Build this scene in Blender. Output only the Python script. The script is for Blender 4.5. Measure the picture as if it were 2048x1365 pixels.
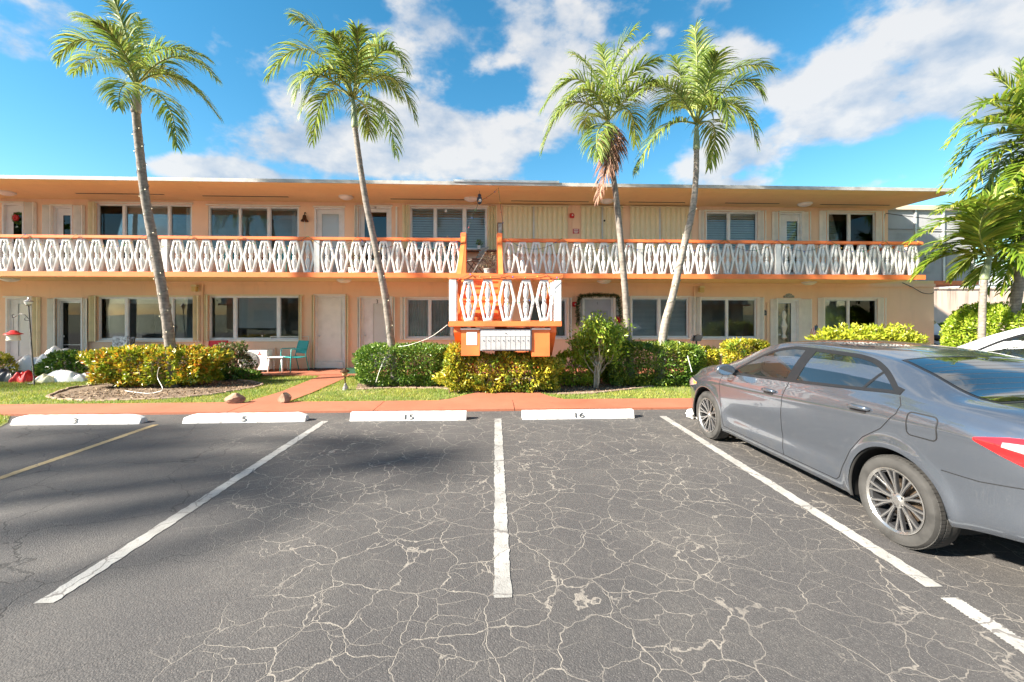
import bpy, bmesh, math, random
import numpy as np
from mathutils import Vector, Matrix
R = math.radians
random.seed(7); rng = np.random.default_rng(7)
S = bpy.context.scene
for o in list(bpy.data.objects): bpy.data.objects.remove(o)
C = S.collection

# ------------------------------------------------------------------ camera
H = 1.70; F = 870.0; TH = R(2.65); HX, HY = 1024.0, 628.0
ct, st = math.cos(TH), math.sin(TH)
cd = bpy.data.cameras.new('camera'); cam = bpy.data.objects.new('camera', cd); C.objects.link(cam)
cam.location = (0, 0, H); cam.rotation_euler = (R(90), 0, -TH)
cd.sensor_width = 36; cd.lens = F / 2048 * 36; cd.shift_y = -(682.5 - HY) / 2048
cd.clip_start = 0.05; cd.clip_end = 2000
S.camera = cam
def ray(px, py):
    u = (px - HX) / F; v = (HY - py) / F
    return Vector((u * ct + st, ct - u * st, v))
def G(px, py, z=0.0):
    d = ray(px, py); t = (z - H) / d.z
    return Vector((d.x * t, d.y * t, z))
def W(px, py, Y):
    d = ray(px, py); t = Y / d.y
    return Vector((d.x * t, Y, H + d.z * t))
def XW(px, Y): return W(px, 600, Y).x
def ZW(px, py, Y): return W(px, py, Y).z

# ------------------------------------------------------------------ world, sun, exposure
SUN_EL = R(31); SUN_DIR = Vector((-1.0, -0.35, 0)).normalized()
SUN_AZ = math.atan2(SUN_DIR.x, SUN_DIR.y)
S.view_settings.view_transform = 'Standard'; S.view_settings.look = 'None'
S.view_settings.exposure = 2.7; S.view_settings.gamma = 1
S.cycles.max_bounces = 6; S.cycles.diffuse_bounces = 3; S.cycles.glossy_bounces = 3; S.cycles.transmission_bounces = 3; S.cycles.transparent_max_bounces = 8
wd = bpy.data.worlds.new('World'); S.world = wd; wd.use_nodes = True
nt = wd.node_tree; N = nt.nodes; L = nt.links; N.clear()
def wn(t, **k):
    n = N.new(t)
    for a, b in k.items(): setattr(n, a, b)
    return n
def wm(op, a, b=None, c=None):
    n = wn('ShaderNodeMath', operation=op)
    for i, x in enumerate((a, b, c)):
        if x is None: continue
        if isinstance(x, (int, float)): n.inputs[i].default_value = x
        else: L.new(x, n.inputs[i])
    return n.outputs[0]
sky = wn('ShaderNodeTexSky'); sky.sky_type = 'NISHITA'; sky.sun_disc = False
sky.sun_elevation = SUN_EL; sky.sun_rotation = SUN_AZ; sky.air_density = 1.0; sky.dust_density = 0.15; sky.ozone_density = 1.5
tc = wn('ShaderNodeTexCoord'); sep = wn('ShaderNodeSeparateXYZ'); L.new(tc.outputs['Generated'], sep.inputs[0])
az = wm('ARCTAN2', sep.outputs[0], wm('ABSOLUTE', sep.outputs[1])); el = wm('ARCSINE', sep.outputs[2])
mp = wn('ShaderNodeMapping'); mp.inputs['Scale'].default_value = (4.0, 4.0, 6.6); mp.inputs['Location'].default_value = (3.1, 1.4, 0.7)
L.new(tc.outputs['Generated'], mp.inputs['Vector'])
def wnoise(vec, scale, detail, rough=.55):
    n = wn('ShaderNodeTexNoise'); n.inputs['Scale'].default_value = scale; n.inputs['Detail'].default_value = detail
    n.inputs['Roughness'].default_value = rough; L.new(vec, n.inputs['Vector']); return n.outputs[0]
n1 = wnoise(mp.outputs[0], 1.3, 9, .56)
mp2 = wn('ShaderNodeMapping'); mp2.inputs['Location'].default_value = (-0.16, 0.02, 0.26); L.new(mp.outputs[0], mp2.inputs['Vector'])
n2 = wnoise(mp2.outputs[0], 1.3, 9, .56)
def blob(px, py, rx, ry, amp):
    d = ray(px, py).normalized(); a0 = math.atan2(d.x, d.y); e0 = math.asin(d.z)
    e1 = ray(px, py - ry).normalized(); e2 = ray(px + rx, py).normalized()
    sa = abs(math.atan2(e2.x, e2.y) - a0); se = abs(math.asin(e1.z) - e0)
    p = wm('POWER', wm('ABSOLUTE', wm('DIVIDE', wm('SUBTRACT', az, a0), sa)), 2.4)
    q = wm('POWER', wm('ABSOLUTE', wm('DIVIDE', wm('SUBTRACT', el, e0), se)), 2.4)
    return wm('MULTIPLY', wm('EXPONENT', wm('MULTIPLY', wm('ADD', p, q), -1.0)), amp)
blobs = [(215, 130, 120, 70, .13), (5, 95, 60, 40, .13), (440, 345, 170, 26, .34), (900, 285, 190, 62, .32), (610, 300, 220, 45, .28),
         (1480, 320, 170, 50, .24), (1495, 372, 75, 16, .22), (1010, 70, 330, 110, .17), (1650, 110, 420, 150, .22), (2000, 190, 260, 110, .22),
         (1230, 180, 200, 80, .17), (2250, 60, 500, 300, .2), (-500, 150, 380, 120, .17), (1000, -500, 700, 250, .17), (1215, 330, 110, 14, -.14), (70, 270, 210, 90, -.24),
         (330, 250, 250, 60, -.10), (1700, 330, 260, 45, -.18)]
acc = n1
for b in blobs: acc = wm('ADD', acc, blob(*b))
mr = wn('ShaderNodeMapRange', interpolation_type='SMOOTHSTEP'); mr.inputs['From Min'].default_value = .545; mr.inputs['From Max'].default_value = .69
L.new(acc, mr.inputs['Value'])
sh = wn('ShaderNodeMapRange'); sh.inputs['From Min'].default_value = -.13; sh.inputs['From Max'].default_value = .09
L.new(wm('SUBTRACT', n1, n2), sh.inputs['Value'])
cc = wn('ShaderNodeMix', data_type='RGBA'); cc.inputs['A'].default_value = (1.15, 1.42, 1.8, 1); cc.inputs['B'].default_value = (2.35, 2.3, 2.25, 1)
L.new(sh.outputs[0], cc.inputs['Factor'])
hs = wn('ShaderNodeHueSaturation'); hs.inputs['Saturation'].default_value = 1.36; hs.inputs['Value'].default_value = .58; hs.inputs['Hue'].default_value = .484
L.new(sky.outputs[0], hs.inputs['Color'])
cm = wn('ShaderNodeMix', data_type='RGBA'); L.new(wm('MULTIPLY', mr.outputs[0], .88), cm.inputs['Factor'])
L.new(hs.outputs[0], cm.inputs['A']); L.new(cc.outputs['Result'], cm.inputs['B'])
bg = wn('ShaderNodeBackground'); bg.inputs['Strength'].default_value = 0.062; L.new(cm.outputs['Result'], bg.inputs['Color'])
wo = wn('ShaderNodeOutputWorld'); L.new(bg.outputs[0], wo.inputs[0])
sl = bpy.data.lights.new('sun', 'SUN'); sl.energy = 3.3; sl.angle = R(1.8); sl.color = (1, .91, .77)
so = bpy.data.objects.new('sun', sl); C.objects.link(so)
sv = Vector((SUN_DIR.x * math.cos(SUN_EL), SUN_DIR.y * math.cos(SUN_EL), math.sin(SUN_EL)))
so.rotation_euler = sv.to_track_quat('Z', 'Y').to_euler(); so.location = (-20, 3, 20)

# ------------------------------------------------------------------ materials
MATS = {}
class NB:
    def __init__(s, name):
        s.m = bpy.data.materials.new(name); s.m.use_nodes = True; s.t = s.m.node_tree; s.t.nodes.clear()
        s.out = s.n('ShaderNodeOutputMaterial'); s.p = s.n('ShaderNodeBsdfPrincipled'); s.l(s.p.outputs[0], s.out.inputs[0])
    def n(s, t, **k):
        x = s.t.nodes.new(t)
        for a, b in k.items(): setattr(x, a, b)
        return x
    def l(s, a, b): s.t.links.new(a, b)
    def coord(s, kind='Object'):
        return s.n('ShaderNodeTexCoord').outputs[kind]
    def noise(s, vec, scale, detail=4, rough=.55, dist=0):
        x = s.n('ShaderNodeTexNoise'); x.inputs['Scale'].default_value = scale; x.inputs['Detail'].default_value = detail
        x.inputs['Roughness'].default_value = rough; x.inputs['Distortion'].default_value = dist
        s.l(vec, x.inputs['Vector']); return x
    def ramp(s, f, stops, interp='LINEAR'):
        x = s.n('ShaderNodeValToRGB'); e = x.color_ramp.elements; x.color_ramp.interpolation = interp
        while len(e) < len(stops): e.new(.5)
        for i, (p, c) in enumerate(stops):
            e[i].position = p; e[i].color = (*c, 1) if len(c) == 3 else c
        s.l(f, x.inputs[0]); return x.outputs[0]
    def mix(s, f, a, b, mode='MIX'):
        x = s.n('ShaderNodeMix', data_type='RGBA', blend_type=mode)
        for v, k in ((f, 'Factor'), (a, 'A'), (b, 'B')):
            if isinstance(v, (int, float)): x.inputs[k].default_value = v
            elif isinstance(v, tuple): x.inputs[k].default_value = (*v, 1)
            else: s.l(v, x.inputs[k])
        return x.outputs['Result']
    def math(s, op, a, b=None):
        x = s.n('ShaderNodeMath', operation=op)
        for i, v in enumerate((a, b)):
            if v is None: continue
            if isinstance(v, (int, float)): x.inputs[i].default_value = v
            else: s.l(v, x.inputs[i])
        return x.outputs[0]
    def mrange(s, v, a, b, c=0, d=1):
        x = s.n('ShaderNodeMapRange', interpolation_type='SMOOTHSTEP')
        for k, q in (('From Min', a), ('From Max', b), ('To Min', c), ('To Max', d)): x.inputs[k].default_value = q
        s.l(v, x.inputs['Value']); return x.outputs[0]
    def bump(s, h, strength=.3, dist=.01):
        x = s.n('ShaderNodeBump'); x.inputs['Strength'].default_value = strength; x.inputs['Distance'].default_value = dist
        s.l(h, x.inputs['Height']); s.l(x.outputs[0], s.p.inputs['Normal'])
def M(name, col, rough=.6, var=.12, scale=3.0, bump=0.0, bscale=60, metal=0, coat=0, spec=.5, emit=None):
    if name in MATS: return MATS[name]
    b = NB(name); co = b.coord()
    nz = b.noise(co, scale, 6)
    dark = tuple(c * (1 - var * 1.6) for c in col); lite = tuple(min(1, c * (1 + var)) for c in col)
    b.l(b.ramp(nz.outputs[0], [(.3, dark), (.5, col), (.72, lite)]), b.p.inputs['Base Color'])
    b.p.inputs['Roughness'].default_value = rough; b.p.inputs['Metallic'].default_value = metal
    b.p.inputs['Coat Weight'].default_value = coat; b.p.inputs['Specular IOR Level'].default_value = spec
    if bump: b.bump(b.noise(co, bscale, 3).outputs[0], bump, .006)
    if emit:
        b.p.inputs['Emission Color'].default_value = (*emit[:3], 1); b.p.inputs['Emission Strength'].default_value = emit[3]
    MATS[name] = b.m; return b.m
def stucco(name, col, stain=.0):
    b = NB(name); co = b.coord()
    big = b.noise(co, .55, 5); mid = b.noise(co, 4, 6)
    c = b.ramp(big.outputs[0], [(.3, tuple(x * .9 for x in col)), (.7, col)])
    c = b.mix(b.mrange(mid.outputs[0], .45, .8, 0, .16), c, tuple(x * .72 for x in col))
    mps = b.n('ShaderNodeMapping'); mps.inputs['Scale'].default_value = (4.0, 4.0, .35); b.l(co, mps.inputs['Vector']); stk = b.noise(mps.outputs[0], 1.3, 6, .65)
    c = b.mix(b.mrange(stk.outputs[0], .5, .78, 0, .30), c, tuple(x * .66 for x in col))
    if stain:
        mpn = b.n('ShaderNodeMapping'); mpn.inputs['Scale'].default_value = (3.0, 3.0, .22); b.l(co, mpn.inputs['Vector'])
        sn = b.noise(mpn.outputs[0], 1.6, 6); sz = b.n('ShaderNodeSeparateXYZ'); b.l(co, sz.inputs[0])
        f = b.math('MULTIPLY', b.mrange(sn.outputs[0], .45, .7), b.mrange(sz.outputs[2], 1.4, 2.75)); c = b.mix(b.math('MULTIPLY', f, stain), c, (.12, .11, .10))
    b.l(c, b.p.inputs['Base Color']); b.p.inputs['Roughness'].default_value = .85
    b.bump(b.noise(co, 70, 4).outputs[0], .25, .008); MATS[name] = b.m; return b.m
def leafmat(name, stops, trans=.35, rough=.45, patch=None):
    b = NB(name); geo = b.n('ShaderNodeNewGeometry')
    c = b.ramp(geo.outputs['Random Per Island'], stops)
    if patch:
        nz = b.noise(b.coord(), patch[0], 3); c2 = b.ramp(geo.outputs['Random Per Island'], patch[1])
        c = b.mix(b.mrange(nz.outputs[0], patch[2], patch[3]), c, c2)
    b.l(c, b.p.inputs['Base Color']); b.p.inputs['Roughness'].default_value = rough
    tr = b.n('ShaderNodeBsdfTranslucent'); b.l(b.mix(.5, c, (.35, .5, .03), 'SCREEN') if False else c, tr.inputs['Color'])
    mx = b.n('ShaderNodeMixShader'); mx.inputs[0].default_value = trans
    b.l(b.p.outputs[0], mx.inputs[1]); b.l(tr.outputs[0], mx.inputs[2]); b.l(mx.outputs[0], b.out.inputs[0])
    MATS[name] = b.m; return b.m
def glassmat(name, tint, extra=.08, rough=.01, ior=1.5, wav=0):
    b = NB(name); b.t.nodes.remove(b.p)
    tr = b.n('ShaderNodeBsdfTransparent'); tr.inputs[0].default_value = (*tint, 1)
    gl = b.n('ShaderNodeBsdfGlossy'); gl.inputs['Roughness'].default_value = rough; gl.inputs['Color'].default_value = (.55, .57, .58, 1)
    if wav:
        bp = b.n('ShaderNodeBump'); bp.inputs['Strength'].default_value = wav; bp.inputs['Distance'].default_value = .02
        b.l(b.noise(b.coord(), .9, 1).outputs[0], bp.inputs['Height']); b.l(bp.outputs[0], gl.inputs['Normal'])
    fr = b.n('ShaderNodeFresnel'); fr.inputs[0].default_value = ior
    mx = b.n('ShaderNodeMixShader'); b.l(b.math('ADD', fr.outputs[0], extra), mx.inputs[0])
    b.l(tr.outputs[0], mx.inputs[1]); b.l(gl.outputs[0], mx.inputs[2]); b.l(mx.outputs[0], b.out.inputs[0])
    MATS[name] = b.m; return b.m

peach = stucco('peach_stucco', (.97, .66, .45)); peach2 = stucco('soffit_peach', (.97, .70, .37))
pinkwall = stucco('garden_wall_stucco', (.74, .56, .46), .75); whitewall = stucco('white_wall', (.78, .80, .84))
orange = M('orange_paint', (.80, .20, .055), .5, .14, 2.2, .12, 40)
orange_conc = None
white = M('white_paint', (.78, .775, .76), .5, .06, 5, .10, 50)
balw = M('baluster_white', (.68, .665, .64), .55, .10, 6, .2, 60)
cream = M('cream_shutter', (.80, .70, .46), .45, .06, 4)
creamw = M('pale_shutter', (.82, .79, .71), .45, .06, 4)
alum = M('aluminium', (.60, .60, .60), .38, .08, 8, 0, 60, .35)
greypaint = M('grey_paint', (.42, .43, .46), .6, .06, 3)
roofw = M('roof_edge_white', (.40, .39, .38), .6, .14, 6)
roofd = M('roof_deck', (.55, .55, .55), .8, .15, 2)
room = M('room_dark', (.10, .095, .09), .9, .3, 1)
blindw = M('blind_white', (.86, .84, .79), .6, .05)
blindg = M('blind_grey', (.62, .61, .58), .6, .1)
curt = M('curtain', (.62, .60, .56), .8, .1)
dark = M('dark_metal', (.03, .03, .032), .45, .3)
bronze = M('bronze', (.09, .05, .03), .45, .3, 20, 0, 60, .6)
black = M('black_rubber', (.02, .02, .021), .6, .2)
glass = glassmat('window_glass', (.93, .95, .95), .0, .006, 1.55, .05)
frost = M('frosted_glass', (.38, .42, .42), .18, .08, 1.0, 0, 60, 0, .6)
red = M('red_paint', (.62, .03, .03), .4, .1)
teal = M('teal_paint', (.02, .34, .34), .45, .08)
wood = M('brown_wood', (.22, .10, .05), .6, .25, 12)
grn = M('dark_green', (.02, .10, .05), .6, .2)
lampw = M('lamp_glass', (.86, .85, .82), .3, .03)
wire = M('cable_green', (.03, .06, .04), .6, .2); wirew = M('cable_white', (.75, .75, .72), .5, .1)
stone = M('orange_stone', (.30, .19, .13), .85, .3, 9, .7, 18)
mulch = M('mulch', (.15, .105, .07), .95, .5, 25, .8, 60)
soil = M('lawn_soil', (.16, .17, .05), .95, .45, 5, .5, 60)
edging = M('bed_edging', (.30, .21, .16), .9, .3, 10, .5, 30)
terr = M('terracotta', (.5, .48, .44), .7, .1)
M('tyre', (.035, .034, .033), .75, .35, 8, .15, 90); M('paper', (.86, .85, .82), .8, .04)
twig = M('twig', (.20, .13, .08), .9, .3, 20); paletwig = M('pale_twig', (.42, .36, .28), .9, .2, 20)

# ------------------------------------------------------------------ object helpers
WL = {}
def link(o, parent=None):
    C.objects.link(o)
    if parent is not None: o.parent = parent
    return o
def tag(o, label=None, cat=None, group=None, kind=None):
    if label: o['label'] = label
    if cat: o['category'] = cat
    if group: o['group'] = group
    if kind: o['kind'] = kind
    return o
def empty(name, loc=(0, 0, 0), rz=0, label=None, cat=None, group=None, local=False):
    o = bpy.data.objects.new(name, None); o.empty_display_size = .1; C.objects.link(o)
    o.location = loc; o.rotation_euler = (0, 0, rz); WL[o.name] = Vector((0, 0, 0)) if local else Vector(loc)
    return tag(o, label, cat, group)
def meshobj(name, me, mats, parent=None, smooth=False, wl=None, base=None):
    if not isinstance(mats, (list, tuple)): mats = [mats]
    for m in mats: me.materials.append(m)
    if smooth: me.polygons.foreach_set('use_smooth', [True] * len(me.polygons))
    off = WL[parent.name] if parent is not None else (Vector(base) if base is not None else Vector((0, 0, 0)))
    if off.length > 0: me.transform(Matrix.Translation(-off))
    o = bpy.data.objects.new(name, me); link(o, parent)
    if parent is None: o.location = off
    WL[o.name] = off.copy(); return o
class MB:
    def __init__(s): s.v = []; s.f = []; s.mi = []
    def add(s, vs, fs, mi=0):
        o = len(s.v); s.v += [tuple(v) for v in vs]; s.f += [tuple(i + o for i in f) for f in fs]; s.mi += [mi] * len(fs); return s
    def box(s, x0, x1, y0, y1, z0, z1, mi=0):
        if x0 > x1: x0, x1 = x1, x0
        if y0 > y1: y0, y1 = y1, y0
        if z0 > z1: z0, z1 = z1, z0
        vs = [(x, y, z) for z in (z0, z1) for y in (y0, y1) for x in (x0, x1)]
        return s.add(vs, [(0, 2, 3, 1), (4, 5, 7, 6), (0, 1, 5, 4), (2, 6, 7, 3), (0, 4, 6, 2), (1, 3, 7, 5)], mi)
    def prism(s, poly, z0, z1, mi=0):
        n = len(poly); a = sum(poly[i][0] * poly[(i + 1) % n][1] - poly[(i + 1) % n][0] * poly[i][1] for i in range(n))
        if a < 0: poly = poly[::-1]
        vs = [(p[0], p[1], z0) for p in poly] + [(p[0], p[1], z1) for p in poly]
        return s.add(vs, [tuple(range(n))[::-1], tuple(range(n, 2 * n))] + [(i, (i + 1) % n, n + (i + 1) % n, n + i) for i in range(n)], mi)
    def prism_xz(s, poly, y0, y1, mi=0):
        n = len(poly); a = sum(poly[i][0] * poly[(i + 1) % n][1] - poly[(i + 1) % n][0] * poly[i][1] for i in range(n))
        if a < 0: poly = poly[::-1]
        vs = [(p[0], y0, p[1]) for p in poly] + [(p[0], y1, p[1]) for p in poly]
        return s.add(vs, [tuple(range(n)), tuple(range(n, 2 * n))[::-1]] + [((i + 1) % n, i, n + i, n + (i + 1) % n) for i in range(n)], mi)
    def prism_yz(s, poly, x0, x1, mi=0):
        n = len(poly); a = sum(poly[i][0] * poly[(i + 1) % n][1] - poly[(i + 1) % n][0] * poly[i][1] for i in range(n))
        if a < 0: poly = poly[::-1]
        vs = [(x0, p[0], p[1]) for p in poly] + [(x1, p[0], p[1]) for p in poly]
        return s.add(vs, [tuple(range(n))[::-1], tuple(range(n, 2 * n))] + [(i, (i + 1) % n, n + (i + 1) % n, n + i) for i in range(n)], mi)
    def tube(s, pts, rad, seg=8, mi=0, cap=True):
        pts = [Vector(p) for p in pts]; n = len(pts)
        if not hasattr(rad, '__len__'): rad = [rad] * n
        base = len(s.v); prev = None; vs = []
        for i, p in enumerate(pts):
            t = (pts[min(i + 1, n - 1)] - pts[max(i - 1, 0)]); t = t.normalized() if t.length > 1e-9 else Vector((0, 0, 1))
            if prev is None:
                a = Vector((0, 0, 1)) if abs(t.z) < .9 else Vector((1, 0, 0)); u = t.cross(a).normalized()
            else:
                u = prev - t * prev.dot(t); u = u.normalized() if u.length > 1e-6 else t.orthogonal().normalized()
            prev = u; w = t.cross(u)
            for k in range(seg):
                an = 2 * math.pi * k / seg; vs.append(p + (u * math.cos(an) + w * math.sin(an)) * rad[i])
        fs = [(i * seg + k, i * seg + (k + 1) % seg, (i + 1) * seg + (k + 1) % seg, (i + 1) * seg + k) for i in range(n - 1) for k in range(seg)]
        if cap: fs += [tuple(range(seg))[::-1], tuple((n - 1) * seg + k for k in range(seg))]
        return s.add(vs, fs, mi)
    def lathe(s, prof, c=(0, 0, 0), axis='z', seg=20, mi=0, ring=False):
        c = Vector(c); vs = []; n = len(prof)
        for r, h in prof:
            for k in range(seg):
                an = 2 * math.pi * k / seg; a, b = r * math.cos(an), r * math.sin(an)
                vs.append(c + (Vector((a, b, h)) if axis == 'z' else Vector((b, h, a)) if axis == 'y' else Vector((h, a, b))))
        fs = [(i * seg + k, i * seg + (k + 1) % seg, (i + 1) * seg + (k + 1) % seg, (i + 1) * seg + k) for i in range(n - 1) for k in range(seg)]
        if ring: fs += [((n - 1) * seg + k, (n - 1) * seg + (k + 1) % seg, (k + 1) % seg, k) for k in range(seg)]
        else: fs += [tuple(range(seg))[::-1], tuple((n - 1) * seg + k for k in range(seg))]
        return s.add(vs, fs, mi)
    def mesh(s, name, mats=None):
        me = bpy.data.meshes.new(name); me.from_pydata(s.v, [], s.f)
        if any(s.mi): me.polygons.foreach_set('material_index', s.mi)
        me.update(); return me
    def build(s, name, mats, parent=None, smooth=False, base=None, bevel=0):
        me = s.mesh(name)
        if bevel:
            bm = bmesh.new(); bm.from_mesh(me)
            bmesh.ops.bevel(bm, geom=list(bm.edges), offset=bevel, segments=2, affect='EDGES', clamp_overlap=True)
            bm.to_mesh(me); bm.free()
        if smooth == 'auto':
            me.polygons.foreach_set('use_smooth', [True] * len(me.polygons)); me.set_sharp_from_angle(angle=R(38)); smooth = False
        return meshobj(name, me, mats, parent, smooth, base=base)
def inst(name, me, parent, loc, rot=(0, 0, 0), sc=(1, 1, 1)):
    o = bpy.data.objects.new(name, me); link(o, parent); o.location = Vector(loc) - (WL[parent.name] if parent else Vector((0, 0, 0)))
    o.rotation_euler = rot; o.scale = sc; WL[o.name] = Vector(loc); return o
def copy_tree(o, parent=None):
    c = o.copy(); C.objects.link(c); c.parent = parent; WL[c.name] = WL.get(o.name, Vector((0, 0, 0))).copy()
    for ch in list(o.children): copy_tree(ch, c)
    return c
def text_mesh(txt, size, extrude=.002):
    cu = bpy.data.curves.new('lettering', 'FONT'); cu.body = txt; cu.size = size; cu.extrude = extrude; cu.align_x = 'CENTER'; cu.align_y = 'CENTER'
    o = bpy.data.objects.new('lettering', cu); C.objects.link(o); dg = bpy.context.evaluated_depsgraph_get(); dg.update()
    me = bpy.data.meshes.new_from_object(o.evaluated_get(dg)); bpy.data.objects.remove(o); me.materials.clear(); return me
def np_mesh(name, V, Fc, mats, parent=None, smooth=False, base=None):
    me = bpy.data.meshes.new(name); V = np.asarray(V, np.float32); Fc = np.asarray(Fc, np.int32); k = Fc.shape[1]
    me.vertices.add(len(V)); me.vertices.foreach_set('co', V.ravel())
    me.loops.add(Fc.size); me.loops.foreach_set('vertex_index', Fc.ravel())
    me.polygons.add(len(Fc)); me.polygons.foreach_set('loop_start', np.arange(0, Fc.size, k, dtype=np.int32))
    me.update(calc_edges=True); return meshobj(name, me, mats, parent, smooth, base=base)
def nrm(a): return a / np.maximum(np.linalg.norm(a, axis=1, keepdims=True), 1e-9)
def leaf_cloud(name, P, Nn, size, mat, parent, aspect=.42, spread=.9, up=.15):
    n = len(P); d = nrm(Nn * .7 + rng.normal(size=(n, 3)) * spread * .6 + np.array([0, 0, up]))
    s = nrm(np.cross(d, rng.normal(size=(n, 3)))); nn = np.cross(d, s); Ls = size * rng.uniform(.6, 1.35, (n, 1)); Wd = Ls * aspect
    V = np.stack([P - d * Ls * .4, P + s * Wd * .5 + nn * Wd * .18, P + d * Ls * .6 - nn * Wd * .1, P - s * Wd * .5 + nn * Wd * .18], 1).reshape(-1, 3)
    i = np.arange(n)[:, None] * 4; Fc = np.concatenate([i + [0, 1, 2], i + [0, 2, 3]], 0)
    return np_mesh(name, V, Fc, mat, parent)
def super_pts(n, c, h, p=5, lump=.10, lf=3.0, lo=.72):
    q = rng.uniform(-1, 1, (n * 2, 3)); rr = (np.abs(q) ** p).sum(1) ** (1 / p); q = q[rr > .05][:n]; rr = (np.abs(q) ** p).sum(1) ** (1 / p)
    d = q / rr[:, None]; nor = nrm(np.sign(d) * np.abs(d) ** (p - 1) / np.array(h))
    lum = 1 + lump * (np.sin(d[:, 0] * h[0] * lf * 2.3 + c[0] * 3) * np.cos(d[:, 2] * h[2] * lf * 2.9 + 1.3) + .6 * np.sin(d[:, 1] * lf * 3 + d[:, 0] * h[0] * lf * 4.1 + 2))
    r = lo + (1.03 - lo) * rng.uniform(0, 1, len(d)) ** .45
    return d * (r * lum)[:, None] * np.array(h) + np.array(c), nor

# ------------------------------------------------------------------ ground
def sheet(name, poly, z, mat, thick=0.0, parent=None, kind='structure'):
    m = MB()
    if thick: m.prism(poly, z - thick, z)
    else:
        n = len(poly); a = sum(poly[i][0] * poly[(i + 1) % n][1] - poly[(i + 1) % n][0] * poly[i][1] for i in range(n))
        m.add([(p[0], p[1], z) for p in (poly if a > 0 else poly[::-1])], [tuple(range(n))])
    o = m.build(name, mat, parent)
    if kind and parent is None: o['kind'] = kind
    return o
sheet('ground', [(-700, -700), (700, -700), (700, 900), (-700, 900)], -.03, M('far_ground', (.16, .17, .10), .95, .3, .3))

def asphalt():
    b = NB('asphalt'); co = b.coord()
    big = b.noise(co, .35, 5, .6); mid = b.noise(co, 2.2, 6, .6); fine = b.noise(co, 170, 3, .8); grit = b.n('ShaderNodeTexVoronoi'); grit.inputs['Scale'].default_value = 105; b.l(co, grit.inputs['Vector'])
    c = b.ramp(big.outputs[0], [(.32, (.084, .079, .078)), (.52, (.114, .107, .103)), (.70, (.165, .151, .137))])
    c = b.mix(b.mrange(mid.outputs[0], .40, .66, 0, .6), c, (.158, .146, .134)); mo_ = b.noise(co, .95, 4, .55); c = b.mix(b.mrange(mo_.outputs[0], .40, .64, .55, 0), c, (.070, .067, .069))
    ag = b.noise(co, 34, 5, .7); c = b.mix(b.mrange(ag.outputs[0], .35, .68, .55, 0), c, (.045, .043, .044)); c = b.mix(b.mrange(fine.outputs[0], .3, .70, .75, 0), c, (.025, .025, .027))
    c = b.mix(b.mrange(grit.outputs['Distance'], .0, .24, .75, 0), c, (.34, .31, .28))
    # pale cracks, denser to the right, warped cells of two sizes
    wv = b.n('ShaderNodeVectorMath', operation='ADD'); ns = b.noise(co, 4.2, 3.6, .55); sc = b.n('ShaderNodeVectorMath', operation='SCALE'); sc.inputs['Scale'].default_value = .19
    b.l(ns.outputs['Color'], sc.inputs[0]); b.l(co, wv.inputs[0]); b.l(sc.outputs[0], wv.inputs[1])
    def crack(scale, w):
        v = b.n('ShaderNodeTexVoronoi', feature='DISTANCE_TO_EDGE'); v.inputs['Scale'].default_value = scale; b.l(wv.outputs[0], v.inputs['Vector'])
        return b.mrange(v.outputs['Distance'], w * .25, w, 1, 0)
    k1, k2 = crack(2.5, .012), crack(5.2, .017)
    sx = b.n('ShaderNodeSeparateXYZ'); b.l(co, sx.inputs[0])
    reg = b.noise(co, .55, 3); sidef = b.mrange(sx.outputs[0], -3.2, -.6)
    rm = b.mrange(b.math('ADD', reg.outputs[0], b.math('MULTIPLY', b.math('SUBTRACT', sidef, 1), .22)), .28, .44)
    lw = b.noise(co, 1.6, 4); br = b.mrange(lw.outputs[0], .30, .50, .5, 1)
    kk = b.math('MULTIPLY', b.math('MAXIMUM', b.math('MULTIPLY', k1, br), b.math('MULTIPLY', k2, b.mrange(lw.outputs[0], .38, .56, .1, .85))), rm)
    c = b.mix(b.math('MULTIPLY', kk, b.mrange(b.noise(co, 7, 4, .6).outputs[0], .3, .65, .28, .55)), c, (.36, .325, .28))
    # hairline dark cracks on the left
    k3 = b.math('MULTIPLY', crack(1.1, .008), b.math('MULTIPLY', b.math('SUBTRACT', 1.0, rm), b.math('SUBTRACT', 1.0, sidef))); c = b.mix(b.math('MULTIPLY', k3, .75), c, (.015, .015, .015))
    # oil and water stains
    stn = b.noise(co, .9, 4, .6, .6); c = b.mix(b.mrange(stn.outputs[0], .58, .75, 0, .5), c, (.055, .053, .055))
    b.l(c, b.p.inputs['Base Color']); b.p.inputs['Roughness'].default_value = .82
    hh = b.math('ADD', b.math('MULTIPLY', fine.outputs[0], .5), b.math('MULTIPLY', grit.outputs['Distance'], .7)); hh = b.math('SUBTRACT', hh, b.math('MULTIPLY', b.math('MAXIMUM', kk, k3), .6))
    b.bump(hh, .45, .008); return b.m
asph = asphalt()
YE = 7.62
lot = sheet('parking_lot', [(-40, -14), (40, -14), (40, YE), (-40, YE)], 0, asph)
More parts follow.
